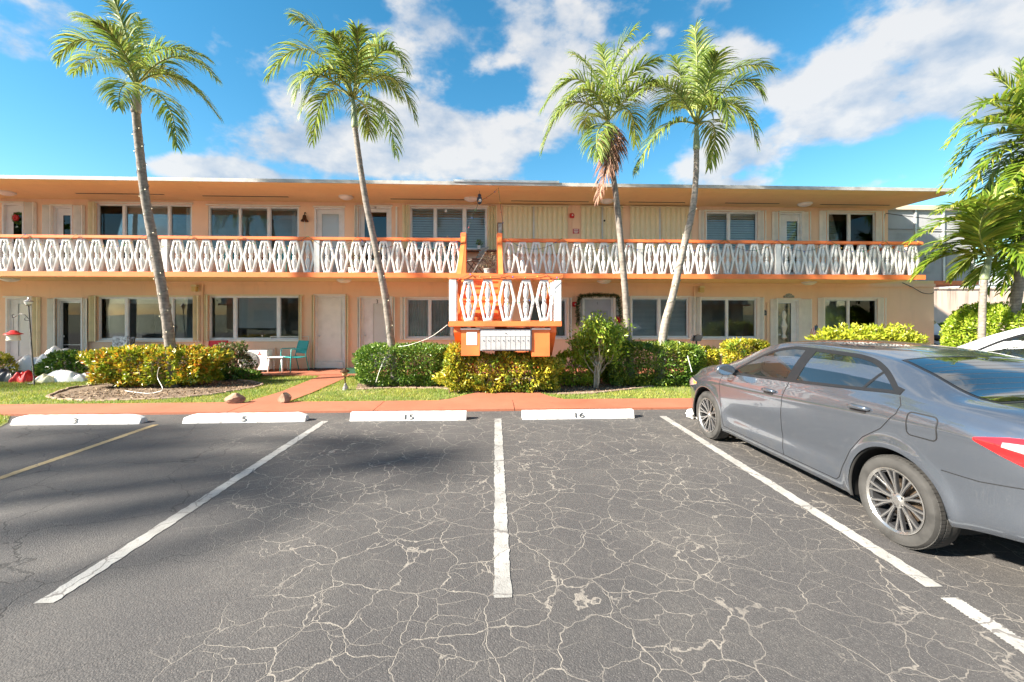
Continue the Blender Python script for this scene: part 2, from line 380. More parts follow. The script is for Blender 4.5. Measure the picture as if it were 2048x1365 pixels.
def linemat(name, col):
    b = NB(name); co = b.coord(); n1 = b.noise(co, 16, 8, .75); n2 = b.noise(co, 2.1, 5, .65)
    wv = b.n('ShaderNodeVectorMath', operation='ADD'); ns = b.noise(co, 4.2, 3.6, .55); sc = b.n('ShaderNodeVectorMath', operation='SCALE'); sc.inputs['Scale'].default_value = .19
    b.l(ns.outputs['Color'], sc.inputs[0]); b.l(co, wv.inputs[0]); b.l(sc.outputs[0], wv.inputs[1])
    v = b.n('ShaderNodeTexVoronoi', feature='DISTANCE_TO_EDGE'); v.inputs['Scale'].default_value = 2.5; b.l(wv.outputs[0], v.inputs['Vector'])
    ck = b.mrange(v.outputs['Distance'], .005, .016, 1, 0)
    f = b.math('MAXIMUM', b.mrange(n1.outputs[0], .545, .68), b.math('MULTIPLY', ck, .85))
    b.l(b.mix(f, b.ramp(n2.outputs[0], [(.35, tuple(c * .62 for c in col)), (.6, col)]), (.12, .11, .105)), b.p.inputs['Base Color'])
    b.p.inputs['Roughness'].default_value = .7; b.bump(b.noise(co, 90, 3).outputs[0], .5, .008); return b.m
lw_ = linemat('line_white', (.34, .335, .32)); ly_ = linemat('line_yellow', (.40, .30, .155))
def pline(p0, p1, w, mat):
    a, b_ = G(*p0), G(*p1); d = (b_ - a).normalized(); n = Vector((-d.y, d.x, 0)) * w / 2
    # slightly ragged edges
    k = 110; Lf = []; Rt = []
    for i in range(k + 1):
        p = a.lerp(b_, i / k); Lf.append(p + n * (1 + random.uniform(-.16, .06))); Rt.append(p - n * (1 + random.uniform(-.16, .06)))
    m = MB(); vs = [(*p.xy, .004) for p in Lf] + [(*p.xy, .004) for p in Rt]; m.add(vs, [(i, k + 1 + i, k + 2 + i, i + 1) for i in range(k)])
    me_o = m.build('parking_line', mat, lot)
    bm = bmesh.new(); bm.from_mesh(me_o.data); bmesh.ops.recalc_face_normals(bm, faces=bm.faces)
    for f in bm.faces:
        if f.normal.z < 0: f.normal_flip()
    bm.to_mesh(me_o.data); bm.free()
pline((650, 843), (88, 1208), .115, lw_); pline((996, 838), (1006, 1197), .115, lw_)
pline((1325, 833), (1870, 1175), .115, lw_); pline((1898, 1197), (2150, 1362), .115, lw_)
pline((312, 850), (-160, 1012), .10, ly_)
sheet('end_line', [(-40, .93), (.9, .93), (.9, 1.35), (-40, 1.35)], .004, lw_, parent=None) if False else None

def orange_concrete():
    b = NB('orange_concrete'); co = b.coord(); big = b.noise(co, .8, 5); mid = b.noise(co, 6, 6, .65); fine = b.noise(co, 80, 3)
    c = b.ramp(big.outputs[0], [(.3, (.29, .094, .050)), (.7, (.35, .130, .074))])
    c = b.mix(b.mrange(mid.outputs[0], .52, .75, 0, .45), c, (.21, .07, .04)); c = b.mix(b.mrange(mid.outputs[0], .2, .38, .3, 0), c, (.38, .18, .11))
    b.l(c, b.p.inputs['Base Color']); b.p.inputs['Roughness'].default_value = .7; b.bump(fine.outputs[0], .35, .006); return b.m
orange_conc = orange_concrete()
def pz(pts): return [tuple(G(*p).xy) for p in pts]
# sidewalk slabs with recessed joints
sw = sheet('sidewalk', [(-24, YE - .02), (13.5, YE - .02), (13.5, 8.42), (-24, 8.42)], .012, M('joint_dark', (.2, .09, .05), .9), .03)
xj = -24
while xj < 13.4:
    x2 = min(xj + 2.44, 13.5); m = MB(); m.box(xj + .006, x2 - .006, YE - .025, 8.425, .0, .035 + random.uniform(-.003, .003)); m.build('slab', orange_conc, sw); xj = x2
PORCH_Z = .06; YW = 13.3; YP = 12.0; YB = 11.55; YR = 11.45
BX0, BX1, UX1 = -21.0, XW(1868, YW), XW(1776, YW)
porch = sheet('porch', [(BX0, YP), (BX1 + .9, YP), (BX1 + .9, YW + .2), (BX0, YW + .2)], PORCH_Z, orange_conc, .09)
walk_poly = pz([(478, 812), (560, 787), (634, 757), (650, 750), (705, 750), (683, 762), (622, 789), (580, 805), (560, 812)])
sheet('walkway', walk_poly, .030, orange_conc, .05)
flare_poly = pz([(838, 809), (900, 801), (935, 792), (962, 787), (1075, 787), (1100, 796), (1130, 802), (1190, 808)])
sheet('flare_path', flare_poly, .031, orange_conc, .05)
sheet('lawn', [(-24, 8.40), (17, 8.40), (17, YP + .02), (-24, YP + .02)], .008, soil)
sheet('verge', pz([(-400, 826), (22, 826), (16, 846), (-20, 866), (-400, 866)]), .006, soil)

# grass blades
def inpoly(P, poly):
    x, y = P[:, 0], P[:, 1]; r = np.zeros(len(P), bool); n = len(poly)
    for i in range(n):
        x1, y1 = poly[i]; x2, y2 = poly[(i + 1) % n]
        r ^= ((y1 > y) != (y2 > y)) & (x < (x2 - x1) * (y - y1) / (y2 - y1 + 1e-12) + x1)
    return r
def ell(px, py, rx, ry, n=28):
    c = G(px, py); a = abs(G(px + rx, py).x - c.x); b1 = abs(G(px, py - ry).y - c.y)
    return [(c.x + a * math.cos(t) * (1 + .05 * math.sin(5 * t)), c.y + b1 * math.sin(t)) for t in [2 * math.pi * k / n for k in range(n)]]
bed1 = ell(322, 779, 180, 18)
bed2 = pz([(712, 781), (800, 778), (885, 779), (940, 786), (960, 788), (1078, 788), (1115, 791), (1190, 789), (1260, 781), (1330, 772), (1420, 767), (1500, 757), (720, 757)])
bed3 = pz([(60, 768), (250, 766), (250, 752), (60, 752)])
beds = [bed1, bed2]
sheet('planting_bed', bed1, .014, mulch); sheet('planting_bed', bed2, .014, mulch)
GP = []
for (x0, x1, y0, y1, dens) in [(-13.5, 9.5, 8.42, 12.0, 2100)]:
    n = int((x1 - x0) * (y1 - y0) * dens); P = np.c_[rng.uniform(x0, x1, n), rng.uniform(y0, y1, n)]; GP.append(P)
P = np.concatenate(GP); v_ = pz([(-400, 827), (20, 827), (14, 845), (-20, 864), (-400, 864)])
P2 = np.c_[rng.uniform(-10, -7.2, 9000), rng.uniform(6.0, 7.6, 9000)]; P2 = P2[inpoly(P2, v_)]
for q in (walk_poly, flare_poly, bed1, bed2): P = P[~inpoly(P, q)]
P = np.concatenate([P, P2])
dn = np.sin(P[:, 0] * 1.7 + 1) * np.cos(P[:, 1] * 2.3) + .5 * np.sin(P[:, 0] * 4.3 + P[:, 1] * 3.1); P = P[rng.uniform(-1.9, 1.0, len(P)) < dn + .55]
n = len(P); hgt = rng.uniform(.025, .065, n); ang = rng.uniform(0, 6.283, n); lean = rng.uniform(.0, .05, n); la = rng.uniform(0, 6.283, n); wd_ = rng.uniform(.004, .008, n)
V = np.zeros((n, 3, 3)); V[:, 0, :2] = P + np.c_[np.cos(ang), np.sin(ang)] * wd_[:, None]; V[:, 1, :2] = P - np.c_[np.cos(ang), np.sin(ang)] * wd_[:, None]
V[:, 2, :2] = P + np.c_[np.cos(la), np.sin(la)] * lean[:, None]; V[:, 2, 2] = hgt; V[:, :2, 2] = .006
gm = leafmat('grass_blade', [(0, (.13, .19, .025)), (.45, (.27, .33, .04)), (.8, (.42, .42, .07)), (1, (.48, .40, .17))], .4, .6, (1.3, [(0, (.12, .20, .025)), (.6, (.20, .30, .04)), (1, (.34, .36, .08))], .42, .6))
tag(np_mesh('grass', V.reshape(-1, 3), np.arange(n * 3).reshape(-1, 3), gm), 'short sunlit lawn grass between the orange paths', 'grass', kind='stuff')
# dry leaf litter in the beds
P = np.c_[rng.uniform(-9, 6, 9000), rng.uniform(8.7, 11.3, 9000)]; P = P[inpoly(P, bed1) | inpoly(P, bed2)]
P3 = np.c_[P, np.full(len(P), .025)]; lit = leafmat('litter', [(0, (.10, .06, .03)), (.5, (.26, .17, .10)), (1, (.45, .34, .22))], .1, .8)
tag(leaf_cloud('leaf_litter', P3, np.tile([0, 0, .05], (len(P3), 1)) + rng.normal(size=(len(P3), 3)) * [.5, .5, .05], .05, lit, None, .4, .3, 0), 'dry brown leaf litter scattered over the planting beds', 'leaf litter', kind='stuff')
# bed edging: stones one by one
es = MB(); es.box(-.10, .10, -.035, .035, -.03, .035); em = es.mesh('edging_stone')
bm = bmesh.new(); bm.from_mesh(em); bmesh.ops.bevel(bm, geom=list(bm.edges), offset=.012, segments=1, affect='EDGES'); bm.to_mesh(em); bm.free(); em.materials.append(edging)
def edging_run(poly, label, closed=True, skip=None):
    root = empty('bed_edging', (*poly[0], 0), 0, label, 'edging'); pts = [Vector((*p, 0)) for p in poly] + ([Vector((*poly[0], 0))] if closed else [])
    for a, b_ in zip(pts, pts[1:]):
        Ls = (b_ - a).length; k = max(1, round(Ls / .21)); an = math.atan2(b_.y - a.y, b_.x - a.x)
        for i in range(k):
            p = a.lerp(b_, (i + .5) / k); inst('stone', em, root, (p.x, p.y, .012 + random.uniform(-.012, .008)), (0, 0, an + random.uniform(-.08, .08)), (Ls / k / .21, random.uniform(.8, 1.1), 1))
edging_run(bed1, 'low brown stone edging round the oval croton bed with the palm')
edging_run(bed2[:5][::-1], 'brown stone edging in front of the clipped green hedge beside the flared path', False)
edging_run(bed2[6:10], 'brown stone edging in front of the shrub and hedge beside the grey car', False)

# ------------------------------------------------------------------ building
BC = Vector(((BX0 + BX1) / 2, YW, 0))
bld = empty('apartment_building', BC, 0, 'long two-storey peach apartment block with balcony, white balusters and orange trim', 'building')
ZS0, ZS1, ZC = 2.66, 2.76, 5.05
def wall_grid(name, x0, x1, z0, z1, Y, opens, mat):
    xs = sorted({x0, x1, *[o[0] for o in opens], *[o[1] for o in opens]}); zs = sorted({z0, z1, *[o[2] for o in opens], *[o[3] for o in opens]})
    xs = [x for x in xs if x0 <= x <= x1]; zs = [z for z in zs if z0 <= z <= z1]; m = MB()
    for i in range(len(xs) - 1):
        for j in range(len(zs) - 1):
            cx, cz = (xs[i] + xs[i + 1]) / 2, (zs[j] + zs[j + 1]) / 2
            if any(o[0] < cx < o[1] and o[2] < cz < o[3] for o in opens): continue
            a, b_, c_, d = xs[i], xs[i + 1], zs[j], zs[j + 1]; m.add([(a, Y, c_), (b_, Y, c_), (b_, Y, d), (a, Y, d)], [(0, 1, 2, 3)])
    D = .16
    for a, b_, c_, d in opens:
        m.add([(a, Y, c_), (a, Y, d), (a, Y + D, d), (a, Y + D, c_)], [(0, 1, 2, 3)]); m.add([(b_, Y, c_), (b_, Y + D, c_), (b_, Y + D, d), (b_, Y, d)], [(0, 1, 2, 3)])
        m.add([(a, Y, d), (b_, Y, d), (b_, Y + D, d), (a, Y + D, d)], [(0, 1, 2, 3)]); m.add([(a, Y, c_), (a, Y + D, c_), (b_, Y + D, c_), (b_, Y, c_)], [(0, 1, 2, 3)])
    # back skin with the same holes keeps the rooms dark
    for i in range(len(xs) - 1):
        for j in range(len(zs) - 1):
            cx, cz = (xs[i] + xs[i + 1]) / 2, (zs[j] + zs[j + 1]) / 2
            if any(o[0] < cx < o[1] and o[2] < cz < o[3] for o in opens): continue
            a, b_, c_, d = xs[i], xs[i + 1], zs[j], zs[j + 1]; m.add([(a, Y + D, c_), (a, Y + D, d), (b_, Y + D, d), (b_, Y + D, c_)], [(0, 1, 2, 3)])
    m.box(x0, x0 + .2, Y + D, Y + 9, z0, z1); m.box(x1 - .2, x1, Y + D, Y + 9, z0, z1); m.box(x0 + .2, x1 - .2, Y + 8.8, Y + 9, z0, z1)
    return m.build(name, mat, bld)
# windows: x0,x1,ytop,ybot,panes,blind,shutterL,shutterR
WU = [(193, 384, 408, 502, [(205, 245), (251, 336), (341, 372)], 'mixed', (175, 191), None),
      (416, 598, 413, 502, [(421, 478), (482, 535), (541, 596)], 'greyblind', None, None),
      (820, 974, 414, 500, [(822, 868), (873, 926), (932, 972)], 'jalousie', (804, 819), (975, 993)),
      (1411, 1516, 424, 504, [(1414, 1455), (1460, 1511)], 'jalousie', (1398, 1410), (1517, 1529)),
      (1654, 1752, 425, 505, [(1657, 1696), (1701, 1749)], 'jalousie', (1640, 1653), (1753, 1764)),
      (-210, -60, 405, 502, [(-204, -160), (-154, -110), (-104, -66)], 'greyblind', None, None)]
WG = [(196, 398, 594, 681, [(208, 250), (256, 343), (347, 384)], 'valance', (177, 194), (385, 398)),
      (418, 604, 592, 680, [(426, 467), (473, 554), (560, 594)], 'shade', (407, 417), (596, 604)),
      (812, 938, 597, 677, [(818, 857), (862, 901), (906, 932)], 'curtain', (800, 811), None),
      (1046, 1134, 598, 676, [(1050, 1087), (1092, 1130)], 'greyblind', None, (1135, 1142)),
      (1262, 1378, 595, 676, [(1268, 1315), (1321, 1370)], 'whiteblind', (1252, 1261), (1379, 1388)),
      (1400, 1514, 597, 677, [(1406, 1452), (1456, 1505)], 'none', (1391, 1400), (1515, 1525)),
      (1646, 1756, 598, 675, [(1650, 1695), (1699, 1746)], 'greyblind', (1637, 1646), (1757, 1768)),
      (-210, -60, 592, 681, [(-204, -160), (-154, -110), (-104, -66)], 'greyblind', None, None)]
DU = [(4, 48, 407, 'wreath', None, (49, 71)), (106, 145, 413, 'lite', (84, 105), (146, 168)), (629, 689, 416, 'fulllite', None, None), (717, 783, 414, 'screen', (708, 716), None), (1558, 1604, 426, 'lite', (1545, 1557), (1605, 1618))]
DG = [(11, 64, 596, 'halflite', None, (65, 79)), (114, 165, 599, 'screendark', (94, 113), (166, 177)), (630, 690, 592, 'panel', (623, 629), (691, 697)),
      (722, 784, 596, 'halflite3', (714, 721), (785, 790)), (1166, 1226, 596, 'greydoor', (1158, 1165), (1227, 1237)), (1553, 1598, 600, 'decor', (1542, 1552), (1599, 1620))]
def rect(x0, x1, yt, yb, Y=YW):
    xc = (x0 + x1) / 2; return (XW(x0, Y), XW(x1, Y), ZW(xc, yb, Y), ZW(xc, yt, Y))
openU = [rect(*w[:4]) for w in WU] + [(XW(d[0], YW), XW(d[1], YW), ZS1, ZW((d[0] + d[1]) / 2, d[2], YW)) for d in DU]
openG = [rect(*w[:4]) for w in WG] + [(XW(d[0], YW), XW(d[1], YW), PORCH_Z, ZW((d[0] + d[1]) / 2, d[2], YW)) for d in DG]
wall_g = wall_grid('wall', BX0, BX1, 0.0, ZS0, YW, openG, peach); wall_u = wall_grid('wall', BX0, UX1, ZS1, ZC, YW, openU, peach)
m = MB()
for z0, z1, xe in ((PORCH_Z, ZS0 - .02, BX1), (ZS1 + .01, ZC - .02, UX1)):
    x = BX0 + .3; m.add([(x, YW + 2.4, z0), (xe - .3, YW + 2.4, z0), (xe - .3, YW + 2.4, z1), (x, YW + 2.4, z1)], [(0, 1, 2, 3)])
    m.add([(x, YW + .17, z0), (xe - .3, YW + .17, z0), (xe - .3, YW + 2.4, z0), (x, YW + 2.4, z0)], [(0, 1, 2, 3)])
m.build('interior', M('room_wall', (.42, .40, .37), .9, .3, 1), bld)
# partitions so that rooms read separately
for k, px in enumerate((90, 180, 403, 612, 703, 795, 1145, 1245, 1390, 1536, 1630)):
    m = MB(); x = XW(px, YW); m.box(x - .05, x + .05, YW + .18, YW + 2.39, PORCH_Z, ZS0 - .02); m.box(x - .05, x + .05, YW + .18, YW + 2.39, ZS1 + .01, ZC - .02); m.build('partition', M('room_wall', ()), bld)
# slabs, roof
m = MB(); m.box(BX0, XW(1848, YB), YB, YW - .001, ZS0, ZS1); m.box(BX0, BX1, YW + .0, YW + 9, ZS0, ZS1 - .001); slab = m.build('balcony_slab', [peach2], bld)
m = MB(); m.box(BX0, XW(1848, YB), YB + .004, YW - .004, ZS1 + .001, ZS1 + .008); m.build('balcony_floor', orange_conc, slab)
m = MB(); m.box(BX0, XW(1849, YB), YB - .035, YB - .001, ZS0 - .012, ZS1 + .015); m.build('slab_edge', orange, slab)
m = MB(); m.box(BX0, BX1, YW - .05, YW - .002, ZS0 - .10, ZS0 - .003); m.build('cornice', peach, bld)
RX1 = XW(1910, YR)
m = MB(); m.prism_yz([(YW + 9.3, ZC), (YW + 9.3, ZC + .5), (YR + .6, ZC + .16), (YR, ZC + .10), (YR, ZC + .025), (YR + .32, ZC)], BX0 - .5, RX1)
roof = m.build('roof', peach2, bld)
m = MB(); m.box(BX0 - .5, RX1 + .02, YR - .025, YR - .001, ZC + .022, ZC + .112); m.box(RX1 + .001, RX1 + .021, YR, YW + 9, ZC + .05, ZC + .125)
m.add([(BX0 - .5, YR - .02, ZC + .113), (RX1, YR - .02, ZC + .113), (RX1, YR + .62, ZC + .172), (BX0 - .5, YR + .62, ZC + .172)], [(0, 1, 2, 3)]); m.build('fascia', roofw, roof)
m = MB(); m.box(XW(907, YR), XW(1118, YR), YR - .05, YR + .25, ZC + .10, ZC + .155); m.build('gutter', alum, roof)
for a, b_, y in ((155, 325, 388), (408, 575, 393), (782, 932, 399), (1022, 1178, 403), (1257, 1371, 405), (1449, 1560, 407), (1638, 1782, 410)):
    p = G(a, y, ZC); q = G(b_, y, ZC); m = MB(); m.box(p.x, q.x, (p.y + q.y) / 2 - .03, (p.y + q.y) / 2 + .03, ZC - .006, ZC - .002); m.build('soffit_vent', dark, roof)

# --- window and door builders
def window(px0, px1, yt, yb, panes, kind, sL, sR, z_is=None):
    x0, x1, z0, z1 = rect(px0, px1, yt, yb); Yf = YW + .02; fw = .045
    e = MB(); e.box(x0, x1, Yf, Yf + .07, z0, z0 + fw); e.box(x0, x1, Yf, Yf + .07, z1 - fw, z1)
    e.box(x0, x0 + fw, Yf, Yf + .07, z0 + fw, z1 - fw); e.box(x1 - fw, x1, Yf, Yf + .07, z0 + fw, z1 - fw)
    w = e.build('window', white, bld, bevel=.004)
    P = [(XW(a, Yf), XW(b_, Yf)) for a, b_ in panes]; zi0, zi1 = z0 + fw, z1 - fw
    cuts = [x0 + fw] + [v for a, b_ in zip(P, P[1:]) for v in (a[1], b_[0])] + [x1 - fw]
    for i in range(1, len(cuts) - 1, 2):
        q = MB(); q.box(cuts[i], cuts[i + 1], Yf - .004, Yf + .06, zi0, zi1); q.build('mullion', white, w, bevel=.004)
    for i in range(0, len(cuts) - 1, 2):
        q = MB(); q.box(cuts[i] + .001, cuts[i + 1] - .001, Yf + .035, Yf + .040, zi0 + .001, zi1 - .001); q.build('pane', glass, w)
        q = MB()
        for (aa, bb, cc_, dd) in ((cuts[i] + .002, cuts[i] + .022, zi0, zi1), (cuts[i + 1] - .022, cuts[i + 1] - .002, zi0, zi1), (cuts[i] + .022, cuts[i + 1] - .022, zi0, zi0 + .02), (cuts[i] + .022, cuts[i + 1] - .022, zi1 - .02, zi1)):
            q.box(aa, bb, Yf + .02, Yf + .03, cc_ + .001, dd - .001)
        q.build('sash', alum, w)
    s = MB(); s.box(x0 - .04, x1 + .04, YW - .06, YW + .02, z0 - .05, z0 - .003); s.build('sill', creamw, w, bevel=.006)
    s = MB(); s.box(x0 - .04, x1 + .04, YW - .05, YW + .02, z1 + .003, z1 + .04); s.build('shutter_track', cream if yt > 560 and px0 < 700 else creamw, w)
    def blind(xa, xb, za, zb, mat, pitch=.045, tilt=.012):
        q = MB(); z = zb - .05; q.box(xa, xb, YW + .115, YW + .15, zb - .05, zb)
        while z > za:
            q.add([(xa, YW + .118, z - tilt), (xb, YW + .118, z - tilt), (xb, YW + .145, z + tilt), (xa, YW + .145, z + tilt)], [(0, 1, 2, 3)]); z -= pitch
        q.build('blind', mat, w)
    if kind == 'mixed': blind(cuts[2], cuts[3], zi0, zi1, blindw, .034, .014)
    elif kind == 'greyblind': blind(x0 + fw, x1 - fw, zi0, zi1, M('blind_taupe', (.80, .76, .68), .6, .1), .034, .009)
    elif kind == 'whiteblind': blind(x0 + fw, x1 - fw, zi0, zi1, blindw, .040, .013)
    elif kind == 'jalousie': blind(x0 + fw, x1 - fw, zi0, zi1, blindg, .075, .03)
    elif kind == 'valance':
        blind(x0 + fw, x1 - fw, zi1 - .16, zi1, blindw, .03, .012)
    elif kind == 'shade':
        q = MB(); q.box(cuts[2], cuts[3], YW + .12, YW + .125, zi0 + .30, zi1); q.build('roller_shade', M('shade', (.5, .51, .5), .7, .05), w)
    elif kind == 'curtain':
        q = MB(); k = 120; vs = []
        for i in range(k + 1):
            x = x0 + fw + (x1 - x0 - 2 * fw) * i / k; y = YW + .14 + .018 * math.sin(i * 1.1); vs += [(x, y, zi0), (x, y, zi1)]
        q.add(vs, [(2 * i, 2 * i + 2, 2 * i + 3, 2 * i + 1) for i in range(k)]); q.build('curtain', curt, w)
    if kind in ('mixed', 'greyblind') and yt < 560:   # drawn-back curtains
        for xa, xb in ((cuts[1] - .16, cuts[1]), (cuts[-1] - .25, cuts[-1])):
            q = MB(); k = 16; vs = []
            for i in range(k + 1):
                x = xa + (xb - xa) * i / k; y = YW + .20 + .02 * math.sin(i * 1.5); vs += [(x, y, zi0), (x, y, zi1)]
            q.add(vs, [(2 * i, 2 * i + 2, 2 * i + 3, 2 * i + 1) for i in range(k)]); q.build('curtain', curt, w)
    for sh_ in (sL, sR):
        if sh_: shutter_stack(sh_, z0 - .03, z1 + .03, w, cream if px0 in (820, 418, 196) or yt < 560 and px0 < 900 else creamw)
    return w
def shutter_stack(sh_, z0, z1, parent, mat):
    xa, xb = XW(sh_[0], YW - .05), XW(sh_[1], YW - .05); n = max(3, int((xb - xa) / .045)); q = MB(); vs = []
    for i in range(n + 1):
        x = xa + (xb - xa) * i / n; y = YW - (.105 if i % 2 else .02); vs += [(x, y, z0), (x, y, z1)]
    q.add(vs, [(2 * i, 2 * i + 2, 2 * i + 3, 2 * i + 1) for i in range(n)])
    me = q.build('shutter', mat, parent); sm = me.modifiers.new('s', 'SOLIDIFY'); sm.thickness = .006
    q = MB(); q.box(xb - .012, xb + .012, YW - .125, YW - .108, z0, z1); q.build('shutter_bar', mat, parent)
for w in WU + WG: window(*w)
gold = M('decor_gold', (.55, .42, .22), .4, .2)
def door(px0, px1, yt, kind, sL, sR, zf):
    x0, x1 = XW(px0, YW), XW(px1, YW); z1 = ZW((px0 + px1) / 2, yt, YW); fw = .05; Yf = YW + .02
    e = MB(); e.box(x0, x0 + fw, Yf - .03, Yf + .1, zf, z1); e.box(x1 - fw, x1, Yf - .03, Yf + .1, zf, z1); e.box(x0 + fw, x1 - fw, Yf - .03, Yf + .1, z1 - fw, z1)
    d = e.build('door', white, bld, bevel=.005); a, b_ = x0 + fw, x1 - fw; wdt = b_ - a; Yd = YW + .07; t = z1 - fw
    def leaf(x0_, x1_, za, zb, mat, nm='door_leaf', yy=Yd, th=.04):
        q = MB(); q.box(x0_, x1_, yy, yy + th, za, zb); return q.build(nm, mat, d, bevel=.004)
    def ringleaf(gx0, gx1, gz0, gz1, mat, gmat):
        q = MB(); q.box(a, gx0, Yd, Yd + .04, zf + .01, t); q.box(gx1, b_, Yd, Yd + .04, zf + .01, t); q.box(gx0, gx1, Yd, Yd + .04, zf + .01, gz0); q.box(gx0, gx1, Yd, Yd + .04, gz1, t)
        q.build('door_leaf', mat, d)
        q = MB(); q.box(gx0 + .001, gx1 - .001, Yd + .015, Yd + .022, gz0 + .001, gz1 - .001); q.build('pane', gmat, d)
        q = MB()
        for A in ((gx0 - .012, gx0 + .012, gz0, gz1), (gx1 - .012, gx1 + .012, gz0, gz1), (gx0 - .012, gx1 + .012, gz0 - .012, gz0), (gx0 - .012, gx1 + .012, gz1, gz1 + .012)): q.box(A[0], A[1], Yd - .006, Yd - .001, A[2], A[3])
        q.build('glazing_bead', mat, d)
    hx = a + .07
    if kind in ('lite', 'wreath'):
        ringleaf(a + wdt * .36, b_ - .04, zf + .25, t - .20, white, glass)
        q = MB(); z = t - .22
        while z > zf + .25: q.add([(a + wdt * .36, Yd + .05, z), (b_ - .04, Yd + .05, z), (b_ - .04, Yd + .09, z + .05), (a + wdt * .36, Yd + .09, z + .05)], [(0, 1, 2, 3)]); z -= .08
        q.build('blind', blindg, d)
    elif kind == 'fulllite': ringleaf(a + .13, b_ - .13, zf + .20, t - .12, white, frost)
    elif kind == 'screen':
        ringleaf(a + .10, b_ - .10, zf + .25, t - .10, white, glassmat('screen_glass', (.25, .25, .26), .05) if 'screen_glass' not in MATS else MATS['screen_glass'])
        leaf(a + .14, b_ - .14, zf + .3, t - .25, M('inner_door', (.10, .075, .06), .5), 'inner_door', Yd + .1)
        q = MB(); q.lathe([(.01, 0), (.12, .01), (.14, .02), (.12, .03), (.07, .035), (.06, .02)], ((a + b_) / 2, Yd + .09, t - .55), 'y', 24); q.build('ornament', gold, d)
    elif kind in ('halflite', 'halflite3'):
        ringleaf(a + wdt * .34, b_ - wdt * .10, zf + .40, t - .12, white, M('door_lite', (.62, .64, .62), .25, .05, 1.5, 0, 60, 0, .5))
        hx = a + .06
    elif kind == 'screendark':
        ringleaf(a + .045, b_ - .045, zf + .05, t - .05, alum, MATS.get('screen_glass') or glassmat('screen_glass', (.25, .25, .26), .05))
        q = MB(); q.box(a + .045, b_ - .045, Yd - .004, Yd + .012, zf + .38, zf + .40); q.box(a + .045, b_ - .045, Yd - .004, Yd + .012, zf + .72, zf + .735); q.build('rail', alum, d)
        leaf(a + wdt * .5, b_ - .05, zf, t - .2, M('inner_door2', (.14, .12, .10), .5), 'inner_door', Yd + .25)
    elif kind == 'panel':
        leaf(a, b_, zf + .005, t, creamw); q = MB(); g = .075
        q.box(a + g, b_ - g, Yd - .012, Yd - .001, zf + .28, t - .05); q.build('panel', creamw, d, bevel=.006)
        q = MB(); q.box(a - .01, b_ + .01, YW - .05, YW + .05, zf + .002, zf + .19); q.build('kick_plate', creamw, d, bevel=.006)
    elif kind == 'greydoor':
        leaf(a, b_, zf + .005, t, greypaint)
        q = MB(); q.box(a + wdt * .3, b_ - wdt * .12, Yd - .014, Yd - .001, zf + .9, t - .35); q.build('panel', M('grey_panel', (.30, .31, .34), .4), d, bevel=.006)
    elif kind == 'decor':
        ringleaf(a + .03, b_ - wdt * .24, zf + .15, t - .06, white, glass)
        leaf(a + .04, b_ - wdt * .25, zf + .16, t - .07, M('frost_gold', (.46, .36, .20), .5, .5, 3), 'inner_door', Yd + .06, .01)
        q = MB(); cx = (a + b_) / 2 - .06
        q.lathe([(.001, -.5), (.10, -.42), (.05, -.3), (.11, -.05), (.05, .15), (.09, .3), (.05, .42), (.001, .48)], (cx, Yd + .045, zf + 1.3), 'z', 10); q.build('etched_motif', M('etch', (.75, .70, .6), .4), d)
    q = MB(); q.lathe([(.001, -.07), (.024, -.062), (.03, -.04), (.012, -.03), (.012, -.004), (.03, -.003), (.03, 0)], (hx, Yd, zf + .98), 'y', 14); q.build('door_knob', bronze if zf > 1 else alum, d, 'auto')
    e = MB(); e.box(x0 - .03, x1 + .03, YW - .05, YW - .003, z1 + .003, z1 + .045); e.build('shutter_track', creamw, d)
    for sh_ in (sL, sR):
        if sh_: shutter_stack(sh_, zf + .01, z1 + .02, d, cream if px0 in (11, 630) else creamw)
    if kind == 'halflite3':
        me = text_mesh('3', .17); o = bpy.data.objects.new('number', me); me.materials.append(black); link(o, d); o.rotation_euler = (R(90), 0, 0); o.location = Vector(((a + b_) / 2, Yd - .004, t - .07)) - WL[d.name]
    if kind in ('screen', 'greydoor'):
        me = text_mesh('18' if kind == 'screen' else '2', .09); o = bpy.data.objects.new('number', me); me.materials.append(black); link(o, d); o.rotation_euler = (R(90), 0, 0)
        o.location = Vector(((a + b_) / 2, (Yf - .033) if kind == 'screen' else Yd - .003, t + .02 if kind == 'screen' else t - .12)) - WL[d.name]
for d in DU: door(*d, ZS1)
for d in DG: door(*d, PORCH_Z)
